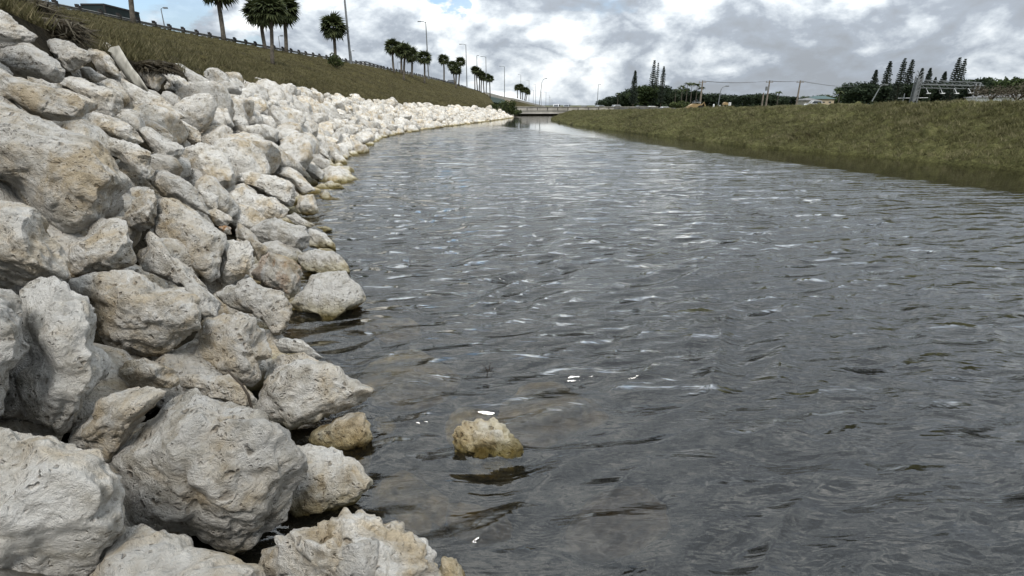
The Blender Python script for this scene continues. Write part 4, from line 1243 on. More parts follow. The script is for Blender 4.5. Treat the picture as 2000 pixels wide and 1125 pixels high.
def fan_leaf(rng, L=1.0, n=13):
    """costapalmate frond: petiole along +x, fan of drooping segments"""
    vs, fs = [], []

    def tri(a, b, c):
        k = len(vs)
        vs.extend([a, b, c])
        fs.append((k, k + 1, k + 2))
    pet = 0.42 * L
    w = 0.012 * L
    vs += [(0, -w, 0), (0, w, 0), (pet, w, .0), (pet, -w, .0)]
    fs2 = [(0, 1, 2), (0, 2, 3)]
    fs.extend(fs2)
    for k in range(n):
        a = -1.9 + 3.8 * k / (n - 1) + rng.uniform(-.05, .05)
        ln = L * (0.62 - 0.12 * abs(a) / 1.9) * rng.uniform(.88, 1.08)
        dx, dy = math.cos(a), math.sin(a)
        px_, py_ = -dy, dx
        ww = 0.065 * L
        m = (pet + dx * ln * .55, dy * ln * .55, -0.03 * L)
        tip = (pet + dx * ln, dy * ln, -0.22 * L * rng.uniform(.6, 1.4))
        l_ = (m[0] + px_ * ww, m[1] + py_ * ww, m[2] - .02 * L)
        r_ = (m[0] - px_ * ww, m[1] - py_ * ww, m[2] - .02 * L)
        b0 = (pet, 0, 0)
        tri(b0, r_, l_)
        tri(l_, r_, tip)
    return np.array(vs), np.array(fs)


FANS = [fan_leaf(np.random.RandomState(40 + k)) for k in range(5)]
FAN_ME = []
for v, f in FANS:
    m_ = new_mesh('frond', v, f)
    m_.materials.append(M_PALM)
    FAN_ME.append(m_)


def frond_dirs(n, rng):
    for k in range(n):
        el = math.asin(1 - 1.72 * (k + .5) / n)      # from straight up down to hanging
        az = k * 2.39996 + rng.uniform(-.2, .2)
        yield az, el


def palm(u, vb, uc, vc, rpx, label, group, full, y=None, z=None):
    """sabal palm from base pixel on the slope, crown centre pixel and crown radius"""
    o = Vector((0, 0, CAMH))
    if y is None:
        h = bvh_left.ray_cast(o, Vector(ray(u, vb)).normalized())
        k = 0
        while (h[0] is None or h[0].y > 230) and k < 60:
            k += 1
            h = bvh_left.ray_cast(o, Vector(ray(u, vb + 0.5 * k)).normalized())
        p = h[0]
    else:
        p = Vector(at_y(u, vb, y))
    top = Vector(at_y(uc, vc, p.y))
    r = rpx * (p.y * 1.06) / 1000.0
    t = thing('palm_tree', p, label, 'palm tree', group)
    rng = np.random.RandomState(int(u * 7 + vb))
    b = MB()
    up = top - p
    H_ = up.length
    n = 7
    tr = r * 0.115
    pts = [Vector((up.x * s_ + 0.02 * H_ * math.sin(3 * s_ + u), up.y * s_, -.3 * (1 - s_) + up.z * s_)) for s_ in np.linspace(0, 1, n)]
    b.tube(pts, [tr * (1.35 if i == 0 else 1.05 - .15 * i / n) for i in range(n)], 8)
    b.build('trunk', M_TRUNK, t, True)
    cl = pts[-1]
    nfr = 56 if full else 36
    if full:
        for k, (az, el) in enumerate(frond_dirs(nfr, rng)):
            f = bpy.data.objects.new('frond', FAN_ME[k % 5])
            COL.objects.link(f)
            f.parent = t
            f.location = cl
            sc = r * rng.uniform(.98, 1.18)
            f.scale = (sc, sc, sc)
            f.rotation_euler = (rng.uniform(-.5, .5), -el, az)
    else:
        parts = []
        for k, (az, el) in enumerate(frond_dirs(nfr, rng)):
            v, f = FANS[k % 5]
            Rm = np.array(Matrix.Rotation(az, 3, 'Z') @ Matrix.Rotation(-el, 3, 'Y') @ Matrix.Rotation(rng.uniform(-.5, .5), 3, 'X'))
            parts.append(((v * r * rng.uniform(.98, 1.18)) @ Rm.T + np.array(cl), f))
        V, F = cat_vf(parts)
        obj('crown', new_mesh('crown', V, F), M_PALM, t)
    return t


GP = 'sabal palms along the highway embankment'
palm(262, 44, 247, -75, 32, 'palm whose bare trunk rises in front of the dark box truck', GP, False)
palm(435, 77, 425, -22, 31, 'palm cut off by the top edge, left of the three clustered palms', GP, True)
palm(519, 95, 507, 26, 27, 'leftmost palm of the cluster of three at the top of the slope', GP, True)
palm(533, 124, 526, 19, 27, 'middle palm of the cluster of three, its trunk standing lowest on the slope', GP, True)
palm(559, 102, 553, 20, 27, 'rightmost palm of the cluster of three', GP, True)
palm(654, 118, 651, 54, 23, 'lone palm with a bush at its foot', GP, True)
palm(770, 142, 766, 92, 15, 'leftmost palm of the group of five behind the white trailer', GP, False)
palm(784.5, 144, 782, 97, 15, 'second palm from the left in the group of five', GP, False)
palm(789, 157, 791, 101, 16, 'middle palm of the group of five, its foot lowest on the slope', GP, False)
palm(804, 150, 804, 108, 15, 'fourth palm in the group of five', GP, False)
palm(829, 163, 828, 113, 14, 'palm in front of a tall lamp post, rightmost of the group of five', GP, False)
palm(867, 158, 866, 117, 11, 'single palm between the group of five and the trio farther on', GP, False)
palm(888, 161, 885, 129, 10.5, 'left palm of the dense trio farther along the embankment', GP, False)
palm(891, 172, 890, 137, 11, 'lowest standing palm of the dense trio farther along', GP, False)
palm(896.5, 165, 899, 121, 9.5, 'tallest palm of the dense trio farther along', GP, False)
for i, (u, vb, uc, vc, rp, lb) in enumerate(((928.5, 170, 926, 137, 8, 'leftmost palm of the dark clump near the overpass'),
                                         (932, 171, 931, 138, 8, 'second palm of the dark clump near the overpass'),
                                         (936, 172, 936, 143, 8, 'third palm of the dark clump near the overpass'),
                                         (940, 174, 941, 148, 8, 'fourth palm of the dark clump near the overpass'),
                                         (946, 174, 944, 151, 8, 'fifth palm of the dark clump near the overpass'),
                                         (949, 183, 950, 151, 8, 'palm with the lowest foot in the dark clump near the overpass'),
                                         (956.5, 181, 957, 154, 8, 'rightmost palm of the dark clump near the overpass'))):
    palm(u, vb, uc, vc, rp, lb, 'palms in the dark clump near the overpass', False)
for i, (u, vb, uc, vc, rp, lb) in enumerate(((1011, 191, 1010, 171, 6.5, 'leftmost tiny palm on the far embankment beyond the overpass'),
                                         (1017, 192.5, 1016, 170, 6.5, 'second tiny palm on the far embankment beyond the overpass'),
                                         (1020, 193.5, 1021, 175, 6, 'third tiny palm on the far embankment beyond the overpass'),
                                         (1024.5, 195, 1027, 176, 6.5, 'fourth tiny palm on the far embankment beyond the overpass'),
                                         (1027, 196, 1031, 180, 6, 'rightmost tiny palm on the far embankment beyond the overpass'))):
    palm(u, vb, uc, vc, rp, lb, 'tiny palms on the far embankment', False, y=300)


def bush(p, rx, rz, n, size, label, mat=M_BUSH, name='bush', cat='bush', group=None, hollow=.2):
    rng = np.random.RandomState(int(abs(p[0] * 31 + p[1] * 17)) + n)
    t = thing(name, p, label, cat, group)
    b = MB()
    for k in range(7):
        a = rng.uniform(0, 6.28)
        e = (math.cos(a) * rx * .7, math.sin(a) * rx * .7, rz * rng.uniform(.8, 1.4))
        b.tube([(0, 0, -.1), (e[0] * .4, e[1] * .4, e[2] * .5), e], [rx * .03, rx * .02, rx * .008], 4)
    b.build('stem', M_BARK, t)
    parts = [leaf_cloud((0, 0, rz * .75), (rx * .75, rx * .75, rz * .75), n // 2, size, rng, hollow)]
    for k in range(5):
        a = rng.uniform(0, 6.28)
        parts.append(leaf_cloud((math.cos(a) * rx * .55, math.sin(a) * rx * .55, rz * rng.uniform(.5, 1.3)), (rx * .45, rx * .45, rz * .42), n // 10, size, rng, .1))
    V, F = cat_vf(parts)
    obj('foliage', new_mesh('foliage', V, F), mat, t)
    return t


def on_left(u, v):
    h = bvh_left.ray_cast(Vector((0, 0, CAMH)), Vector(ray(u, v)).normalized())
    return h[0]


p = on_left(658, 134)
bush(p, 1.05, 1.0, 700, .12, 'dark round bush at the foot of the lone palm')
p = Vector(at_y(968, 222, 88))
bush((p.x, p.y, 1.0), 1.0, .85, 500, .13, 'dark bush at the far end of the rocks, left of the bridge bushes')
bush((-.5, 96, .2), 1.7, 1.7, 1100, .17, 'big dark bush by the water in front of the bridge')
bush((.7, 101, .1), 1.6, .85, 700, .14, 'low spreading bush reaching toward the bridge')
bush((-1.6, 104, 1.0), 1.2, 1.1, 500, .17, 'upright bush under the overpass, behind the big bush')
# mown brush mounds at the right crest
for (u, v, y, rx, rz, lab) in ((1325, 212, 70, 1.5, .55, 'low brown-green mound of brush on the crest of the right bank'),
                               (1935, 195, 60, 2.2, 1.0, 'rounded grey-brown bare shrub before the houses on the right'),
                               (1985, 196, 75, 3.4, 1.5, 'spreading bare shrub before the long house at the right edge')):
    q = at_y(u, v, y)
    bush(q, rx, rz, 900, .10 if y < 65 else .13, lab, M_ROOT if u > 1900 else M_BUSH, hollow=.1)


# dead roots and eroded brush above the top rocks
def root_clump(p, rx, rz, n, label):
    rng = np.random.RandomState(n)
    t = thing('root_clump', p, label, 'dead brush')
    a = rng.uniform(0, 6.28, n)
    r0 = rng.uniform(0, .85, n) * rx
    b0 = np.stack([np.cos(a) * r0, np.sin(a) * r0, rng.uniform(-.1, rz * .7, n)], 1)
    tip = b0 + rng.normal(0, 1, (n, 3)) * np.array([rx * .3, rx * .3, rz * .35]) + np.array([.10, -.08, -.10])
    sd = rng.normal(0, .011, (n, 3))
    V = np.stack([b0 - sd, b0 + sd, tip], 1).reshape(-1, 3)
    obj('roots', new_mesh('roots', V, np.arange(3 * n).reshape(-1, 3)), M_ROOT, t, kind='stuff')
    v, f = ico(3)
    q = v * np.array([rx * .8, rx * .8, rz * .75])
    q = q + v * (fbm(v * 2.2 + n, 3, n) * .2 * rx)[:, None]
    obj('soil_lump', new_mesh('soil_lump', q, f, True), M_MUD, t)


q = at_y(112, 62, 8.6)
root_clump(tuple(q), .42, .22, 1500, 'dark brown clump of dead roots above the top rocks at the left')
q = at_y(30, 22, 9.0)
root_clump(tuple(q), .60, .26, 1800, 'brown eroded brush above the topmost boulder in the upper left corner')
q = at_y(305, 128, 11.5)
root_clump(tuple(q), .42, .10, 700, 'small brown patch of dead grass behind the rocks right of the fabric strip')


# Norfolk island pines
def norfolk(u, vtop, y, rpx, hvis, label, group, seed):
    top = Vector(at_y(u, vtop, y))
    Ht = top.z - .6
    r = rpx * y / 1000 * 1.06
    t = thing('norfolk_pine', (top.x, top.y, .6), label, 'pine tree', group)
    b = MB()
    b.tube([(0, 0, 0), (0, 0, Ht * .5), (0, 0, Ht)], [r * .12, r * .08, .03], 6)
    b.build('trunk', M_BARK, t)
    rng = np.random.RandomState(seed)
    parts = []
    nw = 23
    for w in range(nw):
        s_ = w / (nw - 1)
        zz = Ht - hvis * y / 1000 * 1.5 * s_ - .1
        if zz < 1:
            break
        ln = r * (0.14 + 1.0 * s_ ** .75) * rng.uniform(.8, 1.1)
        nb = 7
        a0 = rng.uniform(0, 6.28)
        for k in range(nb):
            if rng.rand() < .1:
                continue
            a = a0 + k * 6.283 / nb + rng.uniform(-.15, .15)
            L_ = ln * rng.uniform(.75, 1.1)
            m = 9
            tt_ = np.linspace(.05, 1, m)
            c = np.stack([np.cos(a) * L_ * tt_, np.sin(a) * L_ * tt_, zz + 0.30 * L_ * tt_ ** 2 + rng.normal(0, .05, m)], 1)
            n = len(c)
            for rep in range(2):
                e1 = rng.normal(size=(n, 3))
                e1 /= np.linalg.norm(e1, axis=1)[:, None]
                e2 = np.cross(e1, rng.normal(size=(n, 3)))
                e2 /= np.linalg.norm(e2, axis=1)[:, None]
                sz = (.10 * r + .16)
                V = np.stack([c - e1 * sz, c + e2 * sz * .45, c + e1 * sz, c - e2 * sz * .45], 1).reshape(-1, 3)
                parts.append((V, np.arange(4 * n).reshape(-1, 4)))
    V, F = cat_vf(parts)
    obj('crown', new_mesh('crown', V, F), M_PINE, t)


GN = 'tall norfolk island pines behind the right bank'
for i, (u, vt, rp, hv, lb) in enumerate((
        (1241, 139, 8.5, 36, 'norfolk pine standing alone at the left of the right-hand woods'),
        (1278.5, 119, 8.5, 50, 'tallest of the three norfolk pines above the dark round trees'),
        (1286, 123.5, 5.5, 46, 'thin middle norfolk pine of the three above the dark trees'),
        (1297, 130.5, 7, 40, 'rightmost norfolk pine of the three above the dark trees'),
        (1712, 137.5, 9.5, 34, 'first norfolk pine from the left near the curved street light'),
        (1739.5, 120.5, 10, 42, 'second norfolk pine from the left, ahead of the pair by the sign gantry'),
        (1768, 115, 10, 48, 'pointed norfolk pine just left of the gantry, left one of the pair'),
        (1783, 117.5, 10.5, 46, 'right norfolk pine of the pair left of the gantry'),
        (1802, 134, 8, 30, 'short norfolk pine above the left end of the gantry'),
        (1818, 133.5, 7.5, 30, 'narrow norfolk pine second above the gantry'),
        (1828, 151, 4, 12, 'smallest norfolk pine barely topping the gantry'),
        (1847, 140.5, 8, 24, 'small norfolk pine above the middle of the gantry'),
        (1875, 113.5, 10.5, 50, 'left one of the two tall norfolk pines above the right half of the gantry'),
        (1886, 116, 9, 48, 'right one of the two tall norfolk pines above the right half of the gantry'))):
    norfolk(u, vt, 235 + (i * 7) % 20, rp, hv, lb, GN, 60 + i)

# broadleaf trees: four bodies, shared
TREES = []
for k in range(4):
    rng = np.random.RandomState(300 + k)
    parts = [leaf_cloud((0, 0, .58), (.42, .42, .35), 1300, .046, rng, .25)]
    for j in range(9):
        a = rng.uniform(0, 6.28)
        rr2 = rng.uniform(.2, .42)
        parts.append(leaf_cloud((math.cos(a) * rr2, math.sin(a) * rr2, rng.uniform(.38, .86)), (.19, .19, .15), 200, .038, rng, .1))
    parts.append(leaf_cloud((0, 0, .22), (.45, .45, .24), 500, .050, rng, .1))
    V, F = cat_vf(parts)
    cm = new_mesh('crown', V, F)
    tb = MB()
    tb.tube([(0, 0, 0), (.01, 0, .3), (.02, .01, .55)], [.035, .026, .016], 6)
    for j in range(4):
        a = j * 1.6 + k
        tb.tube([(.01, 0, .28), (math.cos(a) * .15, math.sin(a) * .15, .46), (math.cos(a) * .28, math.sin(a) * .28, .62)], [.018, .012, .005], 4)
    tm = new_mesh('trunk', tb.v, tb.f)
    tm.materials.append(M_BARK)
    TREES.append((cm, tm))


def tree(u, vtop, y, wpx, label, group, k, dark=True):
    top = at_y(u, vtop, y)
    Ht = top[2] - .55
    w = wpx * y * 1.06 / 1000
    t = thing('leafy_tree', (top[0], top[1], .55), label, 'tree', group, rz=k * 1.3)
    cm, tm = TREES[k % 4]
    cm2 = bpy.data.objects.new('crown', cm)
    if not cm.materials:
        cm.materials.append(M_TREE)
    COL.objects.link(cm2)
    cm2.parent = t
    cm2.material_slots[0].link = 'OBJECT'
    cm2.material_slots[0].material = M_TREE_D if dark else M_TREE
    tr2 = bpy.data.objects.new('trunk', tm)
    COL.objects.link(tr2)
    tr2.parent = t
    for q in (cm2, tr2):
        q.scale = (w, w, Ht * 1.08)


prof = [
    (1172, 198, 16, 1, 'lowest far tree where the right-hand woods begin by the bridge'),
    (1183, 196, 22, 1, 'small far tree next to where the right-hand woods begin'),
    (1197, 190, 26, 1, 'far rounded tree left of the coconut palm'),
    (1222, 182, 34, 1, 'dark tree left of the lone norfolk pine'),
    (1240, 176, 40, 1, 'dark tree under the lone norfolk pine'),
    (1262, 168, 46, 0, 'broad green dome between the lone pine and the three pines'),
    (1285, 170, 44, 1, 'dark crown directly below the three norfolk pines'),
    (1308, 175, 36, 1, 'dark tree right of the three norfolk pines'),
    (1328, 174, 38, 0, 'greener tree left of the palm clump by the first utility pole'),
    (1350, 178, 34, 1, 'dark tree beneath the palm clump by the first utility pole'),
    (1384, 184, 34, 1, 'low dark tree right of the first utility pole'),
    (1408, 185, 34, 1, 'low dark tree behind the leaning curved lamp post'),
    (1432, 187, 32, 1, 'low dark tree right of the leaning curved lamp post'),
    (1456, 187, 32, 1, 'low dark tree left of the middle utility pole'),
    (1480, 185, 34, 1, 'low dark tree next to the short pole'),
    (1503, 184, 32, 1, 'low dark tree behind the middle utility pole'),
    (1524, 189, 28, 1, 'small dark tree under the small coconut palm'),
    (1547, 190, 26, 1, 'small dark tree left of the right-hand utility pole'),
    (1580, 190, 26, 0, 'small green tree beside the white house'),
    (1603, 187, 30, 0, 'green tree behind the teal roof'),
    (1625, 189, 26, 0, 'pale green low tree left of the feather palm'),
    (1662, 170, 44, 0, 'round green tree at the left of the right-hand mass'),
    (1684, 163, 50, 1, 'biggest dark round tree left of the first right-hand norfolk pine'),
    (1712, 167, 46, 1, 'dark tree beneath the first right-hand norfolk pine'),
    (1738, 165, 44, 1, 'dark tree beneath the second right-hand norfolk pine'),
    (1765, 166, 44, 1, 'dark tree beneath the pair of norfolk pines'),
    (1792, 165, 44, 1, 'dark tree behind the left leg of the gantry'),
    (1820, 163, 44, 1, 'dark tree behind the left part of the gantry truss'),
    (1850, 163, 44, 1, 'dark tree behind the middle of the gantry truss'),
    (1880, 159, 46, 1, 'dark tree behind the right part of the gantry truss'),
    (1908, 156, 46, 1, 'dark tree just right of the gantry'),
    (1938, 154, 46, 0, 'green treetop above the rounded bare shrub'),
    (1966, 155, 46, 0, 'green treetop above the long low house'),
    (1995, 154, 48, 0, 'green treetop at the right edge'),
    (2040, 154, 50, 1, 'treetop just beyond the right edge'),
]
for i, (u, v, w, dk, lab) in enumerate(prof):
    tree(u, v - 1.5, 240 + (i * 37) % 30, w * 1.25, lab, 'leafy trees behind the right bank', i, bool(dk))
hb = MB()
V, F = cat_vf([leaf_cloud((x, 268 + (k % 3) * 3, 2.2), (7, 3, 3.2), 420, .45, np.random.RandomState(k), .1) for k, x in enumerate(np.arange(55, 300, 8))])
obj('hedge_mass', new_mesh('hedge_mass', V, F), M_TREE_D, kind='stuff', label='dark undergrowth filling the foot of the woods behind the right bank')


# feather palms
def feather_palm(u, vc, y, rpx, label, group):
    c = at_y(u, vc, y)
    r = rpx * y / 1000
    t = thing('coconut_palm', (c[0], c[1], .55), label, 'palm tree', group)
    hz = c[2] - .55
    b = MB()
    b.tube([(0, 0, 0), (.1, 0, hz * .5), (0, 0, hz)], [r * .09, r * .06, r * .05], 6)
    b.build('trunk', M_TRUNK, t)
    rng = np.random.RandomState(int(u))
    vs_, fs_ = [], []
    for k in range(17):
        a = k * 2.4
        e = rng.uniform(.1, 1.2)
        pr = None
        for j in range(7):
            s_ = j / 6
            x = r * s_ * math.cos(e * (1 - .3 * s_))
            z = r * (s_ * math.sin(e) - .75 * s_ * s_)
            w = r * .17 * math.sin(math.pi * (s_ * .9 + .08))
            ca, sa = math.cos(a), math.sin(a)
            l_ = (ca * x - sa * w, sa * x + ca * w, hz + z - w * .5)
            m_ = (ca * x, sa * x, hz + z)
            r_ = (ca * x + sa * w, sa * x - ca * w, hz + z - w * .5)
            n = len(vs_)
            vs_ += [l_, m_, r_]
            if j:
                fs_ += [(n - 3, n - 2, n + 1, n), (n - 2, n - 1, n + 2, n + 1)]
    obj('crown', new_mesh('crown', vs_, fs_), M_PALM, t)


GF = 'coconut palms among the woods'
for (u, v, r, lb) in ((1207, 183, 7, 'coconut palm at the left shoulder of the right-hand woods'), (1333, 169, 8, 'left palm of the clump by the first utility pole'),
                      (1343, 164, 9, 'second palm of the clump by the first utility pole'), (1352, 163, 9, 'third palm of the clump by the first utility pole'),
                      (1362, 166, 9, 'fourth palm of the clump by the first utility pole'), (1370, 172, 9, 'palm right beside the first utility pole'),
                      (1521, 180, 8, 'small coconut palm right of the middle utility pole'), (1641, 180, 9, 'coconut palm left of the round green tree'),
                      (1618, 186, 6, 'tiny palm beside the teal roof'), (1320, 176, 7, 'small palm left of the clump by the first utility pole')):
    feather_palm(u, v, 236, r, lb, GF)

# ------------------------------------------------------------------ guardrail on the ridge
tg = np.linspace(1.2, 15, 700)
Gp = crom(LBa[:, 2], tg)
sg = np.r_[0, np.cumsum(np.linalg.norm(np.diff(Gp, axis=0), axis=1))]
gr = thing('guardrail', tuple(Gp[0]), 'long steel guardrail on dark posts along the top of the embankment', 'guardrail')
g0 = Gp[0]
vs_, fs_ = [], []
pr = [(0, .50), (.05, .54), (0, .60), (.05, .67), (0, .72), (-.02, .72), (-.02, .50)]
st = np.linspace(0, sg[-1], 240)
for i, s_ in enumerate(st):
    k = min(np.searchsorted(sg, s_), len(Gp) - 1)
    P = Gp[k] - g0
    n = len(vs_)
    vs_ += [(P[0] - .35 + a, P[1], P[2] - .36 + b) for a, b in pr]
    if i:
        m = len(pr)
        fs_ += [(n - m + j, n - m + (j + 1) % m, n + (j + 1) % m, n + j) for j in range(m)]
obj('rail', new_mesh('rail', vs_, fs_), M_RAIL, gr)
pm = MB()
pm.box((0, 0, .30), (.20, .20, 1.2))
pm.box((.13, 0, .62), (.14, .20, .36))
pme = new_mesh('post', pm.v, pm.f)
pme.materials.append(M_POST)
for s_ in np.arange(1, sg[-1], 1.905):
    k = min(np.searchsorted(sg, s_), len(Gp) - 1)
    if Gp[k][1] > 190:
        break
    P = Gp[k] - g0
    q = bpy.data.objects.new('post', pme)
    COL.objects.link(q)
    q.parent = gr
    q.location = (P[0] - .48, P[1], P[2] - .30)
# road on the embankment
q0, q1 = crom(LBa[:, 2], np.linspace(0, NT, 120)), None
vs_, fs_ = [], []
for i, P in enumerate(q0):
    vs_ += [(P[0] - 1.2, P[1], P[2] + .06), (P[0] - 26, P[1], P[2] + .12)]
    if i:
        fs_.append((2 * i - 2, 2 * i - 1, 2 * i + 1, 2 * i))
obj('highway_road', new_mesh('highway_road', vs_, fs_), M_ASPH, kind='structure', label='asphalt highway on top of the embankment')


# ------------------------------------------------------------------ lamp posts
def lamp(u0, v0, u1, v1, y, label, group, style='arm', side=1, rad=.09, arm=1.6):
    """pole from foot pixel to top pixel at depth y"""
    a = Vector(at_y(u0, v0, y))
    b = Vector(at_y(u1, v1, y))
    t = thing('street_lamp', a, label, 'street lamp', group)
    d = b - a
    m = MB()
    if style == 'curve':
        k = [Vector((d.x * s_, 0, d.z * s_)) for s_ in (0, .4, .72)]
        k += [Vector((d.x * .72 + side * arm * .12, 0, d.z * .86)), Vector((d.x * .72 + side * arm * .45, 0, d.z * .95)), Vector((d.x * .72 + side * arm, 0, d.z))]
        m.tube(k, [rad, rad * .85, rad * .7, rad * .6, rad * .5, rad * .45], 6)
        e = k[-1]
    else:
        m.tube([(0, 0, -.5), (0, 0, d.z * .5), (0, 0, d.z)], [rad * 1.15, rad * .9, rad * .65], 6)
        e = Vector((side * arm, 0, d.z + .12))
        m.tube([(0, 0, d.z - .1), (side * arm * .5, 0, d.z + .08), e], [rad * .5, rad * .4, rad * .4], 5)
    m.build('pole', M_POLE, t)
    h = MB()
    hw = max(.5, rad * 4.5)
    h.box((e.x + side * hw * .5, 0, e.z - .03), (hw, .28, .16))
    h.build('lamp_head', M_POLE, t)
    return t


GL = 'tall highway lamp posts'
lamp(740 - 55, 122, 672, -60, 84, 'tallest lamp post beside the lone palm, running out of the top of the view', GL, rad=.17)
lamp(837, 150, 835, 43, 118, 'tall lamp post behind the group of five palms', GL, side=-1, rad=.15, arm=1.0)
lamp(912, 166, 910.5, 87, 160, 'tall lamp post right of the trio of palms', GL, side=-1, rad=.15, arm=1.2)
lamp(950, 180, 949, 111, 205, 'lamp post rising out of the dark palm clump', GL, side=-1, rad=.17, arm=1.2)
lamp(932, 150, 931, 109, 215, 'slim post with a small box head left in the dark palm clump', GL, side=1, rad=.17, arm=.1)
lamp(985.5, 188, 985, 130, 245, 'lamp post at the overpass', GL, side=-1, rad=.19, arm=1.4)
lamp(1017, 186, 1017, 146, 300, 'lamp post behind the tiny palms, left one', GL, side=-1, rad=.13, arm=1)
lamp(1033, 196, 1033, 157, 330, 'lamp post beside the right end of the tiny palms', GL, side=-1, rad=.14, arm=1)
GD = 'distant thin lamp posts beyond the overpass'
for (u, v0, v1, y, lb) in ((1041.5, 200, 176, 380, 'short distant post left of the curved lamp'), (1046, 202, 165, 360, 'distant post just left of the curved lamp'),
                       (1057.5, 205, 180, 420, 'distant post just right of the curved lamp'), (1066, 207, 180, 400, 'second distant post right of the curved lamp'),
                       (1072.5, 207, 186, 460, 'third distant post right of the curved lamp'), (1075.5, 207, 191, 520, 'fourth distant post right of the curved lamp'),
                       (1078, 207, 195, 600, 'rightmost tiny distant post above the bridge')):
    lamp(u, v0, u, v1, y, lb, GD, side=-1, rad=.15, arm=.8)
lamp(1053.5, 206, 1059, 153, 150, 'lamp post with a curved arm above the left end of the bridge', 'curved lamp posts', 'curve', 1, .12, 1.0)
lamp(1166.5, 206, 1168, 165, 170, 'thin lamp post standing alone right of the bridge', 'curved lamp posts', 'arm', 1, .11, .3)
lamp(1402.4, 208, 1409, 168, 90, 'lamp post with a short curved top between the utility poles', 'curved lamp posts', 'curve', 1, .09, .75)
lamp(1703, 198, 1722, 165, 75, 'lamp post with a curved arm below the first right-hand norfolk pine', 'curved lamp posts', 'curve', 1, .08, .55)
GB = 'small lamps on the far side of the highway'
for (u, v0, v1, y, lb, sd) in ((321, 50, 17, 75, 'small lamp post beyond the guardrail right of the box truck', 1), (547, 94, 71, 105, 'small lamp post seen between the clustered palms', 1),
                           (778, 142, 122, 160, 'small lamp post between the first palms of the group of five', 1), (833, 152, 139, 200, 'tiny lamp post left of the tall lamp behind the palms', 1),
                           (687.5, 118, 100, 150, 'tiny lamp post beside the foot of the tallest lamp post', 1)):
    lamp(u, v0, u - 1.5, v1, y, lb, GB, side=sd, rad=.07, arm=.35)


# ------------------------------------------------------------------ utility poles and wires
def upole(u0, v0, u1, v1, y, label, bar=True):
    a, b = Vector(at_y(u0, v0, y)), Vector(at_y(u1, v1, y))
    t = thing('utility_pole', a, label, 'utility pole', 'wooden utility poles')
    m = MB()
    d = b - a
    m.tube([(0, 0, -1), (d.x * .0, 0, d.z * .5), (d.x * .0, 0, d.z)], [.19, .16, .12], 7)
    m.build('pole', M_WOOD, t)
    if bar:
        m = MB()
        m.box((0, 0, d.z - .35), (1.5, .1, .12))
        m.build('crossarm', M_WOOD, t)
        m = MB()
        for sx_ in (-.6, 0, .6):
            m.tube([(sx_, 0, d.z - .3), (sx_, 0, d.z - .1)], .06, 5)
        m.build('insulators', M_CONC, t)
    return Vector((a.x, a.y, b.z))


t1 = upole(1367, 205, 1370.5, 157, 110, 'utility pole at the right end of the palm clump by the yellow machine')
t2 = upole(1496, 205, 1502.5, 157, 115, 'middle utility pole with a small box near its top')
upole(1488, 205, 1491, 181, 118, 'short bare utility pole just left of the middle one', False)
t3 = upole(1555.5, 203, 1563.5, 157, 112, 'right-hand utility pole left of the white house')
t4 = Vector(at_y(1672, 168, 236))
bx = MB()
bx.box((t2.x - .32, t2.y, t2.z - 1.6), (.5, .45, .8))
bx.build('transformer_box', M_POLE, label='small grey box mounted on the middle utility pole', cat='transformer')
wr = MB()
for k in (-.6, 0, .6):
    for a, b, sag in ((t1, t2, .35), (t2, t3, .15), (t3, t4, .5)):
        pts = []
        for s_ in np.linspace(0, 1, 10):
            P = a.lerp(b, s_) + Vector((0, k, -.1))
            P.z -= sag * 4 * s_ * (1 - s_)
            pts.append(P)
        wr.tube(pts, .022, 4, False)
wr.build('overhead_wires', M_WIRE, label='thin power lines strung between the utility poles', cat='power line')


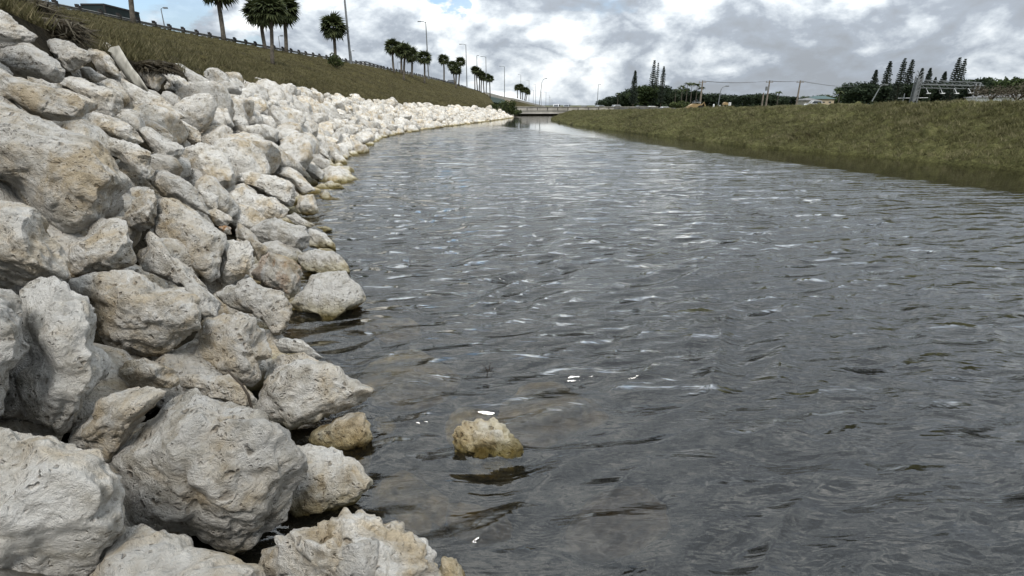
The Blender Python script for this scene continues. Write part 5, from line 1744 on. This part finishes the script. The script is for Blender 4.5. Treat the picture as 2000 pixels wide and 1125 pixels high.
# ------------------------------------------------------------------ sign gantry
def gantry():
    pL, pR = Vector(at_y(1784, 197, 96)), Vector(at_y(1906, 195, 104))
    zt, zm, zb = at_y(1797, 156, 96)[2], at_y(1797, 165, 96)[2], at_y(1790, 171.5, 96)[2]
    zt2, zm2, zb2 = at_y(1912, 161.5, 104)[2], at_y(1910, 168, 104)[2], at_y(1908, 174, 104)[2]
    t = thing('sign_gantry', pL, 'grey steel overhead truss gantry with sign lights seen from behind', 'sign gantry')
    o = pL
    R_ = pR - pL
    m = MB()
    for dy in (-.35, .35):
        for dx in (-.35, .35):
            m.tube([(dx, dy, -.4), (dx, dy, zt - o.z + .6)], .10, 6)
    for k in range(8):
        z0 = k * .62
        m.tube([(-.35, -.35, z0), (.35, -.35, z0 + .6)], .05, 4)
        m.tube([(.35, .35, z0), (-.35, .35, z0 + .6)], .05, 4)
    m.box((0, 0, (zt - o.z) / 2), (.5, .5, (zt - o.z)))
    m.build('left_post', M_POLE, t)
    m = MB()
    m.tube([(R_.x, R_.y, -.4), (R_.x, R_.y, zt2 - o.z)], .13, 8)
    m.tube([(R_.x, R_.y + .9, -.4), (R_.x, R_.y + .9, zt2 - o.z)], .10, 8)
    m.build('right_post', M_GALV, t)
    chords = []
    for (a, b, dy) in ((zt, zt2, 0.0), (zm, zm2, -.9), (zb, zb2, 0.0), (zm, zm2, .9)):
        m = MB()
        A_, B_ = Vector((0, dy, a - o.z)), Vector((R_.x, R_.y + dy, b - o.z))
        m.tube([A_, B_], .07, 6)
        m.build('chord', M_POLE, t)
        chords.append((A_, B_))
    for k in range(9):
        s_ = k / 8
        m = MB()
        P = [a.lerp(b, s_) for a, b in chords]
        for i, j in ((0, 1), (1, 2), (2, 3), (3, 0)):
            m.tube([P[i], P[j]], .03, 4)
        if k < 8:
            Q = [a.lerp(b, (k + 1) / 8) for a, b in chords]
            m.tube([P[0], Q[1]], .03, 4)
        m.build('bracing', M_POLE, t)
    for (u, v) in ((1822, 182), (1850, 182), (1878, 182), (1906, 181)):
        m = MB()
        P = Vector(at_y(u, v, 97)) - o
        P.y += 1.0
        m.tube([(P.x + .3, P.y + 1.2, zb - o.z), (P.x, P.y, P.z)], .04, 4)
        m.box(tuple(P), (.62, .3, .16))
        m.build('sign_light', M_WHITE, t)
    for u in (1810, 1834, 1862, 1868, 1890):
        m = MB()
        P = Vector(at_y(u, 177, 98)) - o
        m.tube([(P.x - .1, P.y, zb - o.z), (P.x + .05, P.y, P.z), (P.x + .25, P.y, P.z - .5)], .03, 4)
        m.build('conduit', M_GALV, t)


gantry()
m = MB()
a, b = Vector(at_y(1754, 192, 98)), Vector(at_y(1812, 191, 98))
m.tube([a, b], .07, 5)
m.tube([a + Vector((1, 0, -1.5)), a + Vector((1, 0, .8))], .07, 5)
m.build('low_sign_bar', M_GALV, label='low grey horizontal bar with a short post left of the gantry foot', cat='barrier')

# ------------------------------------------------------------------ overpass and far embankment
def px3(u, v, y):
    return Vector(at_y(u, v, y))


ov = [px3(952, 180.5, 222), px3(985, 189, 262), px3(1003, 192, 285), px3(1045, 202.5, 380), px3(1066, 207, 480)]
o0 = ov[0]
t = thing('overpass', o0, 'concrete overpass with green steel girder and tan abutment beyond the rocks', 'overpass')
m = MB()
for i in range(len(ov) - 1):
    a, b = ov[i] - o0, ov[i + 1] - o0
    n = len(m.v)
    for (P) in (a, b):
        m.v += [(P.x, P.y, P.z), (P.x, P.y, P.z - 1.35), (P.x - 14, P.y + 4, P.z - 1.35), (P.x - 14, P.y + 4, P.z)]
    m.f += [(n, n + 4, n + 5, n + 1), (n + 1, n + 5, n + 6, n + 2), (n + 3, n + 7, n + 4, n), (n, n + 1, n + 2, n + 3), (n + 4, n + 7, n + 6, n + 5)]
m.build('parapet', M_CONC, t)
m = MB()
a, b = ov[0] - o0 + Vector((.35, 0, -1.36)), ov[1] - o0 + Vector((.35, 0, -1.36))
n = len(m.v)
for P in (a, b):
    m.v += [(P.x, P.y, P.z), (P.x, P.y, P.z - 2.0), (P.x - 12, P.y + 2, P.z - 2.0), (P.x - 12, P.y + 2, P.z)]
m.f += [(n, n + 4, n + 5, n + 1), (n + 1, n + 5, n + 6, n + 2), (n + 3, n + 7, n + 4, n), (n, n + 1, n + 2, n + 3), (n + 4, n + 7, n + 6, n + 5)]
m.build('girder', M_GREENSTEEL, t)
m = MB()
a, b = ov[1] - o0 + Vector((.4, 0, -1.36)), ov[2] - o0 + Vector((.4, 0, -1.36))
n = len(m.v)
for P in (a, b):
    m.v += [(P.x, P.y, P.z), (P.x + .2, P.y, -7.5), (P.x - 12, P.y + 2, -7.5), (P.x - 12, P.y + 2, P.z)]
m.f += [(n, n + 4, n + 5, n + 1), (n + 3, n + 7, n + 4, n), (n, n + 1, n + 2, n + 3), (n + 4, n + 7, n + 6, n + 5)]
m.build('abutment', M_CONC_TAN, t)
# far embankment
top_ = [px3(1000, 191.5, 283), px3(1022, 197, 320), px3(1045, 203.0, 378), px3(1068, 207.5, 480)]
bot_ = [Vector((-2.0, 262, .5)), Vector((6, 272, .5)), Vector((14, 300, .5)), Vector((33, 400, .5))]
vs_, fs_ = [], []
for i, (a, b) in enumerate(zip(top_, bot_)):
    a2 = a + Vector((0, 0, -1.0))
    vs_ += [a2 + Vector((-18, 12, 0)), a2, a2.lerp(b, .5), b]
    if i:
        for j in range(3):
            k = 4 * i + j
            fs_.append((k - 4, k - 3, k + 1, k))
fs_.append((0, 1, 2, 3))
obj('far_embankment', new_mesh('far_embankment', vs_, fs_, True), M_TURF_L, kind='structure', label='second grass embankment beyond the overpass')

# ------------------------------------------------------------------ low bridge over the canal
bt = thing('canal_bridge', (4, 112, 0), 'low concrete road bridge crossing the canal in the distance', 'bridge')
m = MB()
m.box((6, 6, 1.08), (40, 12, .30))
m.build('deck', M_ASPH, bt)
m = MB()
m.box((6, -.30, 1.30), (40, .25, .72))
m.box((6, -.34, 1.68), (40, .40, .10))
m.build('barrier', M_CONC, bt)
m = MB()
m.box((6, -.05, .62), (40, .5, .58))
m.build('beam', M_CONC, bt)
for x in (-4.4, 6.4):
    m = MB()
    m.box((x, 5, -.4), (1.6 if x < 0 else 1.2, 11, 1.5))
    m.build('abutment', M_CONC, bt)
m = MB()
for k in range(19):
    m.box((-13.5 + 2.1 * k, -.47, 1.28), (.14, .06, .5))
m.build('barrier_ribs', M_POST, bt)
m = MB()
m.box((25, -.35, 1.3), (16, .3, .45))
for k in range(9):
    m.box((17.8 + 1.9 * k, -.35, 1.05), (.15, .2, .7))
m.build('approach_rail', M_RAIL, bt)
m = MB()
m.box((-6.0, -17.5, 1.15), (1.5, .8, .35))
m.build('concrete_headwall', M_CONC, label='pale concrete block at the upper end of the rocks by the bushes', cat='concrete block', loc=(0, 112, .2))


# road beyond the canal
vs_ = [(10, 118, .60), (14, 150, .60), (60, 190, .60), (400, 200, .60), (400, 186, .60), (62, 176, .60), (24, 140, .60), (22, 118, .60)]
obj('far_road', new_mesh('far_road', vs_, [tuple(reversed(range(8)))]), M_ASPH, kind='structure', label='road running behind the right bank')


# ------------------------------------------------------------------ vehicles
def car(u, v, y, rz, paint, label, group=None, suv=False, z=None):
    p = at_y(u, v, y)
    zt = 1.75 if suv else 1.45
    base = (p[0], p[1], (p[2] - zt) if z is None else z)
    t = thing('parked_car' if z is not None else 'car', base, label, 'car', group, rz)
    h2 = .95 if suv else .78
    body = [(-2.2, .32), (-2.25, .62), (-2.1, h2), (-1.2, h2 + .03), (2.0, h2 + .02), (2.2, .8), (2.25, .45), (2.15, .30)]
    m = MB()
    m.prism([(x, z_) for x, z_ in body], -.88, .88)
    m.build('body', paint, t)
    m = MB()
    cab = [(-1.25, h2 + .02), (-.55, zt - .05), (-.3, zt), (.9, zt), (1.15 if not suv else 1.8, zt - .06), (1.85 if not suv else 2.05, h2 + .02)]
    m.prism(cab, -.74, .74)
    m.build('roof', paint, t)
    m = MB()
    win = [(-1.12, h2 + .07), (-.5, zt - .12), (1.1 if not suv else 1.7, zt - .12), (1.65 if not suv else 1.85, h2 + .07)]
    for s_ in (-1, 1):
        m.prism(win, s_ * .745, s_ * .765)
    n = len(m.v)
    m.add([(-1.27, -.66, h2 + .06), (-1.27, .66, h2 + .06), (-.60, .62, zt - .09), (-.60, -.62, zt - .09)], [(0, 1, 2, 3)])
    e = 1.87 if not suv else 2.07
    m.add([(e, -.66, h2 + .06), (e, .66, h2 + .06), ((1.2 if not suv else 1.84), .62, zt - .11), ((1.2 if not suv else 1.84), -.62, zt - .11)], [(0, 1, 2, 3)])
    m.build('window', M_GLASS, t)
    for x in (-1.4, 1.4):
        for s_ in (-1, 1):
            m = MB()
            m.tube([(x, s_ * .72, .33), (x, s_ * .92, .33)], .33, 12)
            m.build('wheel', M_TYRE, t)
    for s_ in (-1, 1):
        m = MB()
        m.box((2.26, s_ * .66, .68), (.05, .3, .14))
        m.build('tail_light', M_TAIL, t)


car(1087, 203.5, 150, 1.35, M_WHITE, 'left car with bright roof crossing the low bridge')
car(1107, 203.8, 150, 1.35, M_SILVER, 'second silver car on the low bridge')
car(1141, 206.3, 155, 1.3, M_BLACK, 'dark low car near the right end of the low bridge')
car(1170, 205.5, 150, .5, M_SILVER, 'grey car just off the right end of the low bridge')
car(1202, 205.0, 165, .35, M_WHITE, 'white car where the right bank begins, left of the woods')
car(1249, 206.2, 150, .3, M_BLACK, 'black car in the queue behind the right bank', suv=True)
car(1271, 207.2, 158, .2, M_WHITE, 'white car right behind the black one')
car(1296, 208.5, 150, .2, M_WHITE, 'white car mostly hidden, left of the brush mound')
car(1259, 208, 172, .2, M_BLACK, 'small dark car between the black and the white one')


def box_truck():
    # rear left corner column at px 167, near corner 203, front end 266
    y0 = 55.0
    P0 = at_y(203.5, 13, y0)
    w, L_, h = 2.15, 4.9, 3.0
    t = thing('box_truck', (P0[0], P0[1], P0[2] - h - .30), 'dark green box truck driving behind the guardrail in the upper left', 'truck')
    m = MB()
    m.box((-w / 2, L_ / 2, .55 + h / 2), (w, L_, h))
    m.build('cargo_box', M_BOXTRUCK, t)
    m = MB()
    for x, y, sx_, sy_ in ((-w / 2, 0, w + .06, .08), (-w / 2, L_, w + .06, .08)):
        m.box((x, y, .55 + h - .05), (sx_, sy_, .14))
    for x in (0, -w):
        m.box((x, L_ / 2, .55 + h - .05), (.08, L_, .14))
        m.box((x, 0, .55 + h / 2), (.1, .1, h))
    m.build('frame_trim', M_POST, t)
    m = MB()
    m.box((-w / 2, L_ + 1.1, 1.35), (w * .95, 1.9, 2.0), taper=.85)
    m.build('cab', M_BLACK, t)
    m = MB()
    m.box((-w / 2, 3.0, .45), (w * .5, L_ + 3.4, .2))
    m.build('chassis', M_POST, t)
    for y in (1.0, L_ + 1.0):
        for x in (-.2, -w + .2):
            m = MB()
            m.tube([(x - .15, y, .42), (x + .15, y, .42)], .42, 12)
            m.build('wheel', M_TYRE, t)
    # white arc mark on the side, and the row of small worn letters on the rear
    m = MB()
    pts = [(.025, L_ * .80 + .62 * math.cos(a), 1.15 + .75 * math.sin(a)) for a in np.linspace(.25, 2.4, 9)]
    m.tube(pts, .05, 4)
    m.build('arc_logo', M_WHITE, t)
    m = MB()
    rr3 = random.Random(2)
    for k in range(11):
        x = -w + .42 + k * .125
        m.box((x, -.012, .55 + h * .50), (.022, .02, .20))
        m.box((x + .04, -.012, .55 + h * .50 + rr3.choice([-.09, 0, .09])), (.07, .018, .022))
    m.build('lettering', M_LETTER, t)
    m = MB()
    m.box((.02, L_ * .18, .9), (.03, .35, .12))
    m.build('side_marker', M_WHITE, t)


box_truck()


def trailer():
    P0 = at_y(714, 119.5, 112)
    w, L_, h = 1.9, 16.0, 2.7
    t = thing('semi_trailer', (P0[0], P0[1], P0[2] - h - .3), 'white ribbed semi trailer behind the guardrail right of the lone palm', 'trailer')
    m = MB()
    m.box((-w / 2, L_ / 2, .3 + h / 2), (w, L_, h))
    m.build('cargo_box', M_WHITE, t)
    m = MB()
    m.box((-w / 2, -.02, .3 + h - .07), (w + .08, .1, .16))
    m.box((.02, L_ / 2, .3 + h - .07), (.08, L_, .16))
    m.box((0, -.02, .3 + h / 2), (.1, .1, h))
    m.box((-w, -.02, .3 + h / 2), (.1, .1, h))
    m.build('frame_trim', M_POLE, t)
    m = MB()
    for k in range(14):
        m.box((.012, .6 + k * 1.12, .3 + h / 2 - .1), (.03, .07, h - .35))
    m.build('side_ribs', M_SILVER, t)
    for y in (1.2, 2.4, L_ - 2):
        m = MB()
        m.tube([(-w + .1, y, .2), (-.1, y, .2)], .4, 12)
        m.build('wheel', M_TYRE, t)


trailer()
car(880, 155.8, 175, 1.45, M_BLACK, 'dark vehicle on the highway beside the trio of palms', suv=True)

# ------------------------------------------------------------------ yellow machine, barrels, signs
def machine():
    p = at_y(1358, 211, 100)
    t = thing('backhoe', (p[0], p[1], p[2] - .6), 'worn yellow construction machine beside the first utility pole', 'construction machine')
    m = MB()
    m.prism([(-1.5, .5), (-1.35, 1.0), (-.6, 1.35), (.9, 1.3), (1.1, .5)], -.6, .6)
    m.build('body', M_YELLOW, t)
    m = MB()
    m.box((.1, 0, 1.62), (1.3, 1.0, .08))
    for x in (-.5, .7):
        for y in (-.45, .45):
            m.box((x, y, 1.4), (.07, .07, .5))
    m.build('canopy', M_GALV, t)
    m = MB()
    m.tube([(1.0, 0, 1.0), (1.5, 0, 1.6), (1.75, 0, .9)], [.12, .1, .12], 5)
    m.build('boom', M_YELLOW, t)
    for x, r_ in ((-1.0, .4), (.7, .55)):
        for s_ in (-1, 1):
            m = MB()
            m.tube([(x, s_ * .5, r_), (x, s_ * .8, r_)], r_, 12)
            m.build('wheel', M_TYRE, t)
    m = MB()
    m.prism([(-2.0, .2), (-1.6, .25), (-1.55, .9), (-1.75, .5)], -.7, .7)
    m.build('bucket', M_YELLOW, t)


machine()
GBR = 'traffic barrels along the right bank crest'
for (u, v, y, hh, lab, mt) in ((1393.5, 209, 84, .42, 'slim white post left of the curved-top lamp', M_WHITE), (1405.5, 210, 84, .33, 'short white post right of the curved-top lamp foot', M_WHITE)):
    p = at_y(u, v, y)
    t = thing('marker_post', (p[0], p[1], p[2] - .2), lab, 'marker post', 'white marker posts')
    m = MB()
    m.tube([(0, 0, 0), (0, 0, .2 + hh * .6)], .12, 8)
    m.build('post', mt, t)
    m = MB()
    m.tube([(0, 0, .2 + hh * .6), (0, 0, .2 + hh * .8), (0, 0, .2 + hh)], [.13, .12, .05], 8)
    m.build('cap', mt, t)
p = at_y(1416, 210, 84)
t = thing('utility_cabinet', (p[0], p[1], p[2] - .2), 'pale orange rounded hood on legs beside the white sign', 'cabinet')
m = MB()
m.prism([(-.42, .6), (-.38, .85), (-.1, 1.0), (.25, .9), (.42, .6)], -.3, .3)
m.build('hood', M_YELLOW, t)
for x in (-.25, .22):
    m = MB()
    m.box((x, 0, .3), (.14, .3, .62))
    m.build('leg', M_CONC_TAN, t)
p = at_y(1424.5, 210, 84)
t = thing('white_sign', (p[0], p[1], p[2] - .2), 'small white rectangular sign right of the pale orange hood', 'sign')
m = MB()
m.box((0, 0, .72), (.38, .03, .44))
m.build('sign_panel', M_WHITE, t)
m = MB()
m.box((0, .03, .3), (.06, .04, .9))
m.box((0, -.018, .72), (.12, .008, .2))
m.build('sign_post', M_POST, t)


# ------------------------------------------------------------------ houses
def house(u, vb, y, w, d, h, rh, label, wall, roof):
    p = at_y(u, vb, y)
    t = thing('house', (p[0], p[1], .5), label, 'house')
    hz = p[2] - .5
    m = MB()
    m.box((0, 0, hz / 2), (w, d, hz))
    m.build('wall', wall, t)
    m = MB()
    m.add([(-w / 2 - .5, -d / 2 - .5, hz + .01), (w / 2 + .5, -d / 2 - .5, hz + .01), (w / 2 + .5, d / 2 + .5, hz + .01), (-w / 2 - .5, d / 2 + .5, hz + .01), (-w / 2 + d * .3, 0, hz + rh), (w / 2 - d * .3, 0, hz + rh)],
          [(0, 1, 5, 4), (1, 2, 5), (2, 3, 4, 5), (3, 0, 4), (3, 2, 1, 0)])
    m.build('roof', roof, t)
    for k in range(3):
        m = MB()
        m.box((-w * .3 + k * w * .3, -d / 2 - .03, hz * .6), (w * .12, .06, hz * .3))
        m.build('window', M_GLASS, t)


house(1577, 196, 210, 5, 6, 3, .9, 'small pale house right of the right-hand utility pole', M_CONC, M_ROOF)
house(1600, 193.5, 215, 8, 7, 3, 1.2, 'small house with a teal roof beside the white house', M_CONC_TAN, M_TEAL)
house(1972, 190.5, 130, 14, 8, 3, .8, 'long low house with grey roof at the right edge', M_WHITE, M_ROOF)
m = MB()
p = at_y(1606, 201, 150)
m.box((p[0] + .5, p[1], p[2] - 1), (4.6, .3, 2.0))
m.build('low_wall', M_CONC_TAN, label='low cream wall behind the crest below the teal-roofed house', cat='wall')
car(1590, 196.5, 150, .1, M_WHITE, 'white van-like car left of the low cream wall', suv=True)

# ------------------------------------------------------------------ fabric strip, twig
strip = [(219, 98, 8.6), (232, 93, 8.4), (246, 112, 8.1), (258, 132, 7.9), (271, 152, 7.6), (288, 174, 7.4)]
strip2 = [(209, 95, 8.7), (218, 106, 8.5), (228, 126, 8.25), (244, 146, 8.05), (260, 164, 7.75), (280, 178, 7.5)]
vs_, fs_ = [], []
for i, (a, b) in enumerate(zip(strip, strip2)):
    A_, B_ = at_y(a[0], a[1], a[2] - .25), at_y(b[0], b[1], b[2] - .25)
    for s_ in (0, .33, .66, 1):
        P = A_ * (1 - s_) + B_ * s_
        P = P + np.array([0, 0, .03 * math.sin(i * 2 + s_ * 5)])
        vs_.append(P)
    if i:
        for j in range(3):
            k = 4 * i + j
            fs_.append((k - 4, k - 3, k + 1, k))
fo = obj('fabric_strip', new_mesh('fabric_strip', vs_, fs_, True), M_FABRIC, label='pale strip of filter fabric running down over the upper rocks', cat='fabric')
sm = fo.modifiers.new('thickness', 'SOLIDIFY')
sm.thickness = .012
m = MB()
pts = [at_y(u, v, y) for (u, v, y) in ((443, 722, 2.28), (455, 735, 2.26), (472, 752, 2.24), (485, 772, 2.22), (492, 800, 2.22))]
m.tube(pts, [.004, .006, .006, .007, .007], 5)
m.tube([pts[2], pts[2] + np.array([.05, 0, .03])], [.004, .002], 4)
m.build('twig', M_TWIG, label='thin dark curved twig sticking up from the greenish rough stone', cat='twig')
# floating twigs in the water
for (u, v, lab) in ((955, 722, 'small dark bit of debris poking from the ripples'),):
    p = at_z(u, v, 0.0)
    m = MB()
    for k in range(4):
        a = k * 1.4
        m.tube([(0, 0, -.05), (.03 * math.cos(a), .03 * math.sin(a), .02), (.06 * math.cos(a), .07 * math.sin(a), .015 + .01 * k)], [.005, .004, .002], 4)
    m.build('floating_twig', M_TWIG, label=lab, cat='twig', loc=tuple(p))
